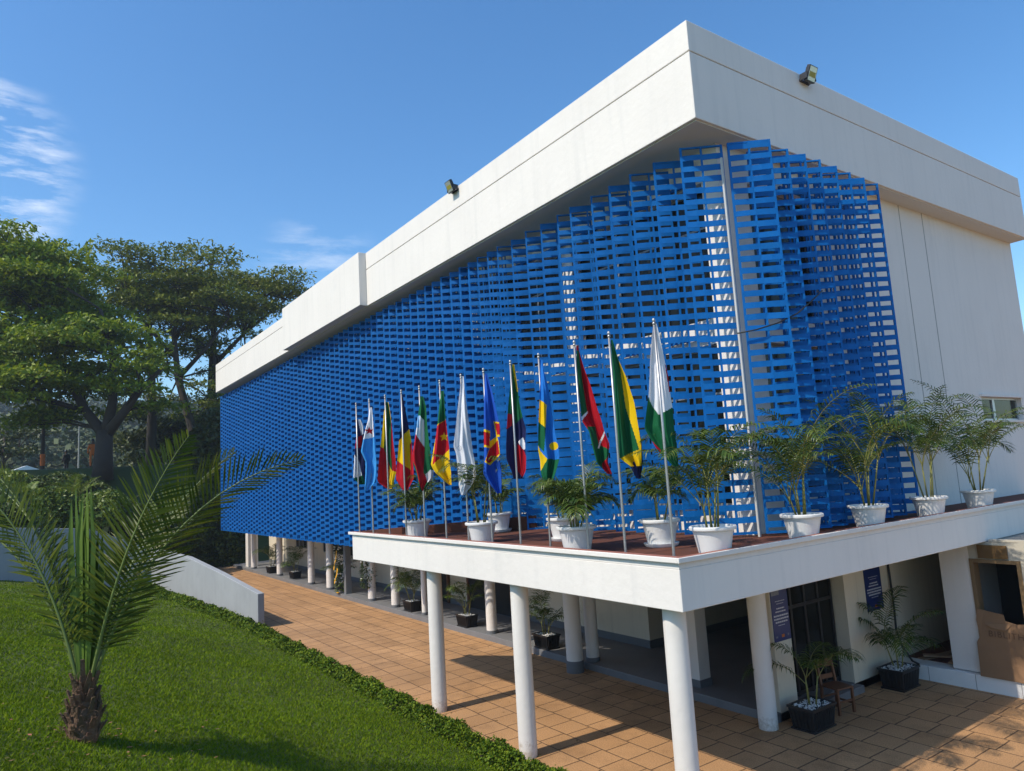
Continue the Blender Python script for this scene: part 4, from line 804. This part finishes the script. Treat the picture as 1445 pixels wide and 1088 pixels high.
for i, (x, y, z, rx, ry, rz, ma, lab) in enumerate([(-42, 3.4, 3.2, 1.8, 1.6, 1.7, 'shrub_light', 'yellow-green bush right of the thick tree trunk behind the wall'), (-41.5, .8, 3.3, 1.6, 1.9, 1.9, 'shrub_light', 'bright bush on the slope behind the left end of the wall'), (-40.4, -1.6, 2.9, 1.6, 2.0, 1.8, 'shrub_leaf', 'darker bush at the left picture edge behind the wall'), (-45.5, 1.9, 4.4, 1.6, 2.4, 1.6, 'shrub_leaf', 'rounded green bush farther up the slope below the thick trunk'), (-46.5, -1.2, 4.6, 2.0, 2.4, 1.7, 'shrub_light', 'pale bush far up the slope at the left edge'), (-44.5, 7.4, 1.7, 1.6, 1.4, 1.5, 'shrub_leaf', 'low bush filling the gap between wall top and dark hedge')]):
    shrub(lab, x, y, z, rx, ry, rz, 6000, .11, ma, 20 + i, group=lt)
def garden_palm(label, x, y, z, seed, n=14, ln=2.2, ma='areca_leaf'):
    t = thing('garden_palm', label, 'palm', (x, y, z), 0, 'feathery palms behind the wall'); r = random.Random(seed); lf = MB(); st = MB()
    for k in range(n): frond(lf, st, (0, 0, .1), k * 2.4 + r.uniform(-.3, .3), rad(r.uniform(45, 82)), ln * r.uniform(.8, 1.1), rad(r.uniform(40, 90)), 30, .5, .018, r, .03, .2, .35, .3, 0, 8)
    m = MB(); m.lathe([(.2, -.6), (.16, .15), (.05, .3)], 10); m.obj('trunk', 'date_boot', t); st.obj('stems', 'areca_stem', t); lf.obj('fronds', ma, t)
garden_palm('feathery palm with yellowish upright fronds behind the left wall end', -41.5, -.0, 3.9, 61, 12, 2.3, 'shrub_light')
garden_palm('grey-green feathery palm behind the wall, left of the dark hedge', -43.2, 4.4, 3.1, 62, 16, 2.2)
garden_palm('small bright palm behind the wall, below the thick forked trunk', -43.5, 2.2, 4.2, 63, 12, 1.9, 'shrub_light')
# ------------------------------------------------------------------ trees with layered crowns
def tree(label, base, trunk, limbs, pads, ma, seed, lsize=.22, dens=75, group='big layered trees beyond the wall'):
    """trunk: [(u,v,z,r)], pads: [(u,v,z,rad,thick)] in metres from the base; u runs to picture right, v away"""
    g = np.random.default_rng(seed); t = thing('tree', label, 'tree', base, 0, group)
    loc = lambda u, v, z: RD * u + FD2 * v + UP * z
    trunk = [(u, v, z * .8, r) for u, v, z, r in trunk]; limbs = [[(u, v, z * .8, r) for u, v, z, r in L_] for L_ in limbs]
    m = MB(); m.tube([loc(u, v, z) for u, v, z, r in trunk], [r for *_, r in trunk], 12)
    for L_ in limbs: m.tube([loc(u, v, z) for u, v, z, r in L_], [r for *_, r in L_], 8)
    att = [q for L_ in limbs for q in L_[1:]] + trunk[len(trunk) // 2:]
    Cs = []
    for (u, v, z, R_, th) in pads:
        best = min(att, key=lambda q: math.hypot(q[0] - u, q[1] - v) * .8 + abs(q[2] - (z - .8)) + (6 if q[2] > z else 0)); p0 = loc(*best[:3]); p1 = loc(u, v, z - th * .2)
        mid = p0.lerp(p1, .55) + UP * (p1 - p0).length * .06; m.tube([p0, mid, p1], [min(best[3] * .5, .09), .06, .02], 5)
        for q in range(4):
            a = g.uniform(0, 6.28); m.tube([mid.lerp(p1, .6), p1 + Vector((math.cos(a), math.sin(a), .05)) * R_ * .75], [.03, .01], 4)
        n = int(dens * R_ * R_ * (1 + th)); 
        rr = np.sqrt(g.random(n)); a = g.uniform(0, 2 * np.pi, n); edge = 1 + .18 * np.sin(a * 3 + g.uniform(0, 6)) + .14 * np.sin(a * 7 + g.uniform(0, 6)) + .1 * np.sin(a * 13 + g.uniform(0, 6))
        cl = np.sin(rr * edge * R_ * 3.1 + a * 2) * np.sin(a * 5 + R_) * .18
        x, y = rr * edge * R_ * np.cos(a), rr * edge * R_ * np.sin(a); zz = th * (.55 - .8 * rr ** 2) + g.normal(0, .22 * th + .08, n) + cl
        c = loc(u, v, z); k = (cl > -.10) | (g.random(n) < .45)
        Cs.append(np.stack([c.x + x, c.y + y, c.z + zz], 1)[k])
    m.obj('trunk', 'bark', t, smooth=True); C = np.concatenate(Cs); leaf_obj('crown', C, lsize, ma, t, .12, .42); return t
def pads_from(boxes, seed, zs=.8):
    r = random.Random(seed); P = []
    for (u0, u1, z0, z1, vd, n, R0, R1, th) in boxes:
        for k in range(n): P.append((r.uniform(u0, u1), r.uniform(-vd, vd), zs * (z0 + (z1 - z0) * (k + r.random()) / n), r.uniform(R0, R1) * 1.12, th * .62 * r.uniform(.7, 1.3)))
    return P
# pixel pitch at 50 m is 5 cm; z below is height above the tree foot
tree('huge leafy tree with thick forked dark trunk, filling the left edge', (-49.8, 4.1, 6.2), [(0, 0, -.6, .62), (.05, 0, 1.5, .5), (.1, 0, 3.2, .46)],
     [[(0, 0, 3.0, .36), (-1.2, .2, 4.8, .27), (-2.6, .5, 7.5, .2), (-4.0, .5, 11.5, .13), (-5, .5, 15.5, .07)], [(.2, 0, 3.0, .36), (.4, .3, 5.5, .26), (.2, .6, 9, .18), (-.6, .5, 13, .1)], [(.3, 0, 3.0, .34), (1.5, -.3, 4.6, .26), (2.6, -.5, 6.2, .18), (4.2, -.3, 8.2, .1)], [(-1.2, .2, 4.8, .16), (-4, -.5, 6.2, .12), (-7, -.8, 7.8, .07)]],
     pads_from([(-9, -2.5, 14.5, 19.2, 2.2, 15, 1.5, 2.4, .7), (-11, -2.2, 10.5, 15.5, 3, 22, 1.7, 2.7, .8), (-12, 1.6, 6.6, 11.5, 3.4, 30, 1.7, 2.7, .7), (-9.5, -3, 4.2, 7.2, 2.5, 9, 1.3, 2.0, .55), (0.5, 4.2, 4.6, 8.8, 2.2, 5, 1.2, 2.0, .5)], 5) , 'tree_leaf_bright', 5, .17, 120)
tree('slender umbrella tree with a flat layered crown, left of the three by the roof', (-61.4, 8.3, 6.4), [(0, 0, -.5, .42), (.1, 0, 6, .34), (0, 0, 12, .24), (-.3, 0, 17.5, .1)],
     [[(.1, 0, 8, .2), (-2.2, .5, 11, .12), (-4.2, .6, 13.5, .06)], [(0, 0, 10, .2), (2, -.5, 12.6, .12), (3.6, -.8, 15, .06)]],
     pads_from([(-5.5, 3.2, 14.0, 19.6, 3, 22, 1.6, 2.5, .55), (-5.8, 2.5, 9.0, 13.5, 2.6, 5, 1.2, 2.0, .45), (-3.5, 3.5, 4.5, 8, 2.2, 4, 1.0, 1.7, .4)], 15), 'tree_leaf', 15, .16, 75)
tree('umbrella tree with leaning dark trunks and the highest crown, middle of the three', (-59.2, 9.8, 6.4), [(1.6, 0, -.5, .4), (1.2, 0, 4, .33), (.1, 0, 9, .25), (-.2, 0, 13, .18), (.2, 0, 18.5, .08)],
     [[(.1, 0, 9, .2), (2.2, .4, 12, .14), (4.0, .5, 15, .07)], [(0, 0, 11, .2), (-2, -.4, 14, .13), (-3.6, -.5, 17, .07)]],
     pads_from([(-4.2, 4.6, 15.5, 21.6, 3, 26, 1.5, 2.5, .55), (-2.8, 5, 11.2, 15.2, 2.6, 7, 1.2, 2.0, .45), (-2, 3.5, 5.5, 10, 2.2, 4, .9, 1.6, .4)], 16), 'tree_leaf', 16, .16, 75)
tree('umbrella tree whose crown spreads right over the far white roof edge', (-62.6, 13.1, 6.4), [(0, 0, -.5, .5), (0, 0, 7, .42), (.1, 0, 13, .28), (.3, 0, 19, .1)],
     [[(0, 0, 11, .22), (2.6, .4, 14.5, .14), (6.2, .5, 18, .06)], [(0, 0, 12, .2), (-2, -.4, 15, .12), (-3.4, -.5, 17, .06)]],
     pads_from([(-3.5, 5.5, 16.0, 20.8, 3, 26, 1.5, 2.5, .55), (4.0, 8.2, 18.2, 20.4, 1.8, 10, 1.0, 1.8, .45), (-3, 6, 12, 16.5, 2.8, 9, 1.4, 2.2, .5), (-1.0, 3, 4, 10, 2.4, 11, 1.2, 2.0, .6)], 17), 'tree_leaf', 17, .16, 78)
tree('dark bushy tree low behind the wall between the thick trunk and the roof edge', (-66, 11.0, 6.4), [(0, 0, -.5, .3), (0, 0, 4, .2), (0, 0, 7, .08)], [[(0, 0, 3, .15), (1.5, 0, 5, .08)], [(0, 0, 3, .15), (-1.8, 0, 5, .08)]],
     pads_from([(-5, 4, 1.5, 7.5, 2.2, 18, 1.4, 2.2, .9)], 18), 'tree_leaf_dark', 18, .24, 75)
tree('small dark tree at the left edge below the big boughs', (-72, -1.2, 6.2), [(0, 0, -.5, .2), (0, 0, 3, .14), (0, 0, 5, .06)], [[(0, 0, 2.4, .1), (1.2, 0, 3.8, .06)]], pads_from([(-3, 2.2, 3, 6, 1.6, 8, .9, 1.5, .5)], 19), 'tree_leaf_dark', 19, .2, 80)
# ------------------------------------------------------------------ far slope: wooded mass, sheds, post, people
def forest():
    g = np.random.default_rng(3); n = 900; X = -g.uniform(105, 360, n); Y = g.uniform(-60, 110, n) * (-X / 250); Z = terr_z(X, Y); Cs = []; S = []
    for x, y, z in zip(X, Y, Z):
        R_ = g.uniform(2.5, 5.0); k = 260; d = g.normal(size=(k, 3)); d /= np.linalg.norm(d, axis=1, keepdims=True); Cs.append(np.array([x, y, z + R_ * 1.0]) + d * np.array([R_, R_, R_ * 1.1]) * g.uniform(.7, 1.05, (k, 1))); S.append(np.full(k, R_ * .11))
    tag(leaf_obj('forest', np.concatenate(Cs), np.concatenate(S), 'forest_leaf', None, .2, .7), kind='stuff')
forest()
def shed(label, x, y, w_, d, h, rz, c='roof_white'):
    z = float(terr_z(np.array(x), np.array(y))); t = thing('shed', label, 'shed', (x, y, z), rz, 'small pale sheds on the far slope')
    m = MB(); m.box(-w_ / 2, w_ / 2, -d / 2, d / 2, -.5, h); m.obj('wall', c, t)
    m = MB(); m.add([(-w_ / 2 - .3, -d / 2 - .4, h), (w_ / 2 + .3, -d / 2 - .4, h), (w_ / 2 + .3, 0, h + .25 * d), (-w_ / 2 - .3, 0, h + .25 * d), (w_ / 2 + .3, d / 2 + .4, h), (-w_ / 2 - .3, d / 2 + .4, h)], [(0, 1, 2, 3), (3, 2, 4, 5), (0, 3, 5), (1, 4, 2), (0, 5, 4, 1)]); m.obj('roof', c, t)
    m = MB(); m.box(w_ / 2 + .004, w_ / 2 + .04, -.6, .6, 0, min(2, h - .2)); m.obj('door', 'grey_metal', t)
RZ = YAW
shed('white shed right of the utility post below the boughs', -112, 4.6, 2.6, 2.6, 2.0, .1)
shed('long pale shed left of the utility post', -106, .2, 3.4, 3.0, 1.9, .2)
shed('tiny white shed higher on the far slope', -150, 12.5, 4, 4, 3, .3)
shed('tiny pale shed high on the slope at the left edge', -165, -1.0, 4, 5, 3, 0)
z = float(terr_z(np.array(-58.), np.array(1.2)))
pt = thing('utility_post', 'slim dark utility post standing on the slope with an orange foot', 'post', (-58, 1.2, z)); m = MB(); m.tube([(0, 0, -.3), (0, 0, 6.5)], [.13, .09], 8); m.obj('pole', 'bark', pt); m = MB(); m.lathe([(.16, .5), (.16, 1.3)], 10); m.obj('sleeve', 'cloth_orange', pt); m = MB(); m.box(-.05, .05, -.7, .7, 5.9, 6.02); m.obj('crossarm', 'bark', pt)
z = float(terr_z(np.array(-70.), np.array(4.0)))
pt = thing('utility_post', 'pale thin post on the slope between the utility post and thick trunk', 'post', (-70, 4.0, z)); m = MB(); m.tube([(0, 0, -.3), (0, 0, 5.5)], [.08, .05], 8); m.obj('pole', 'concrete_wall', pt); m = MB(); m.box(-.04, .04, -.4, .4, 5.0, 5.08); m.obj('crossarm', 'concrete_wall', pt)
def person(label, x, y, cloth, rz, seed):
    z = float(terr_z(np.array(x), np.array(y))); t = thing('person', label, 'person', (x, y, z), rz)
    J = [(0, 0, .92), (0, 0, 1.15), (0, .01, 1.38), (0, .02, 1.48), (0, .04, 1.60), (0, .04, 1.74), (.10, 0, .88), (.12, .03, .48), (.12, -.02, .08), (.13, .12, .03), (-.10, 0, .88), (-.13, -.05, .48), (-.12, -.10, .08), (-.13, .04, .03),
         (.19, 0, 1.40), (.25, -.03, 1.14), (.24, .08, .90), (.24, .11, .80), (-.19, 0, 1.40), (-.26, -.02, 1.14), (-.25, .06, .90), (-.25, .09, .80)]
    E_ = [(0, 1), (1, 2), (2, 3), (3, 4), (4, 5), (0, 6), (6, 7), (7, 8), (8, 9), (0, 10), (10, 11), (11, 12), (12, 13), (2, 14), (14, 15), (15, 16), (16, 17), (2, 18), (18, 19), (19, 20), (20, 21)]
    R_ = [.15, .14, .16, .06, .10, .085, .09, .062, .042, .035, .09, .062, .042, .035, .065, .048, .036, .034, .065, .048, .036, .034]
    def skin(nm, keep, mt, grow, par):
        idx = sorted({i for e in keep for i in e}); mp_ = {i: k for k, i in enumerate(idx)}; me = bpy.data.meshes.new(nm); me.from_pydata([J[i] for i in idx], [(mp_[a], mp_[b]) for a, b in keep], []); me.materials.append(M[mt]); o = bpy.data.objects.new(nm, me); COL.objects.link(o); o.parent = par
        md = o.modifiers.new('skin', 'SKIN'); me.skin_vertices.new() if not me.skin_vertices else None
        for k, i in enumerate(idx): me.skin_vertices[0].data[k].radius = (R_[i] + grow, R_[i] * .8 + grow)
        me.skin_vertices[0].data[0].use_root = True; o.modifiers.new('sub', 'SUBSURF').levels = 1; return o
    skin('body', E_, 'skin', 0, t); skin('clothes', [e for e in E_ if e not in ((3, 4), (4, 5), (8, 9), (12, 13), (16, 17), (20, 21))], cloth, .02, t)
    m = MB(); m.lathe([(.0, 1.83), (.07, 1.81), (.105, 1.75), (.11, 1.68)], 12, (0, .035, 0)); m.obj('hair', 'lamp_black', t, smooth=True)
person('person in black clothes standing on the slope between the two posts', -61.9, 2.75, 'cloth_black', 2.2, 1)
person('person in orange clothes standing by the foot of the thick tree trunk', -51.6, 3.7, 'cloth_orange', 1.6, 2)
# ------------------------------------------------------------------ fallen leaves
def litter():
    n = 260; X = RG.uniform(-30, -4.5, n); Y = np.where(RG.random(n) < .6, RG.normal(6.7, .35, n), RG.uniform(6.6, 10.6, n)); Y = np.clip(Y, 6.45, 10.7); Z = np.full(n, .006)
    m_ = 70; X2 = -8.5 + RG.normal(0, .9, m_); Y2 = .58 + RG.normal(0, .8, m_); Z2 = lawn_z(X2, Y2) + .035
    q = 40; X3 = RG.uniform(-15.5, -6.4, q); Y3 = RG.uniform(6.8, 9.1, q); Z3 = np.full(q, 3.309)
    C = np.stack([np.r_[X, X2, X3], np.r_[Y, Y2, Y3], np.r_[Z, Z2, Z3]], 1); tag(leaf_obj('fallen_leaves', C, .026, 'leaf_litter', None, 4.0, .45), kind='stuff')
litter()
# ------------------------------------------------------------------ thin air haze
m = MB(); m.box(-620, 60, -300, 320, -1.6, 75); hz_ = m.mesh('haze', 'white_render'); hz_.materials.clear()
hm = bpy.data.materials.new('haze_air'); hm.use_nodes = True; t_ = hm.node_tree; t_.nodes.clear(); pv = t_.nodes.new('ShaderNodeVolumePrincipled'); pv.inputs['Color'].default_value = (.75, .85, 1, 1); pv.inputs['Density'].default_value = .00055; pv.inputs['Anisotropy'].default_value = .2
t_.links.new(pv.outputs[0], t_.nodes.new('ShaderNodeOutputMaterial').inputs['Volume']); hz_.materials.append(hm)
ho = bpy.data.objects.new('haze', hz_); COL.objects.link(ho); tag(ho, kind='stuff')
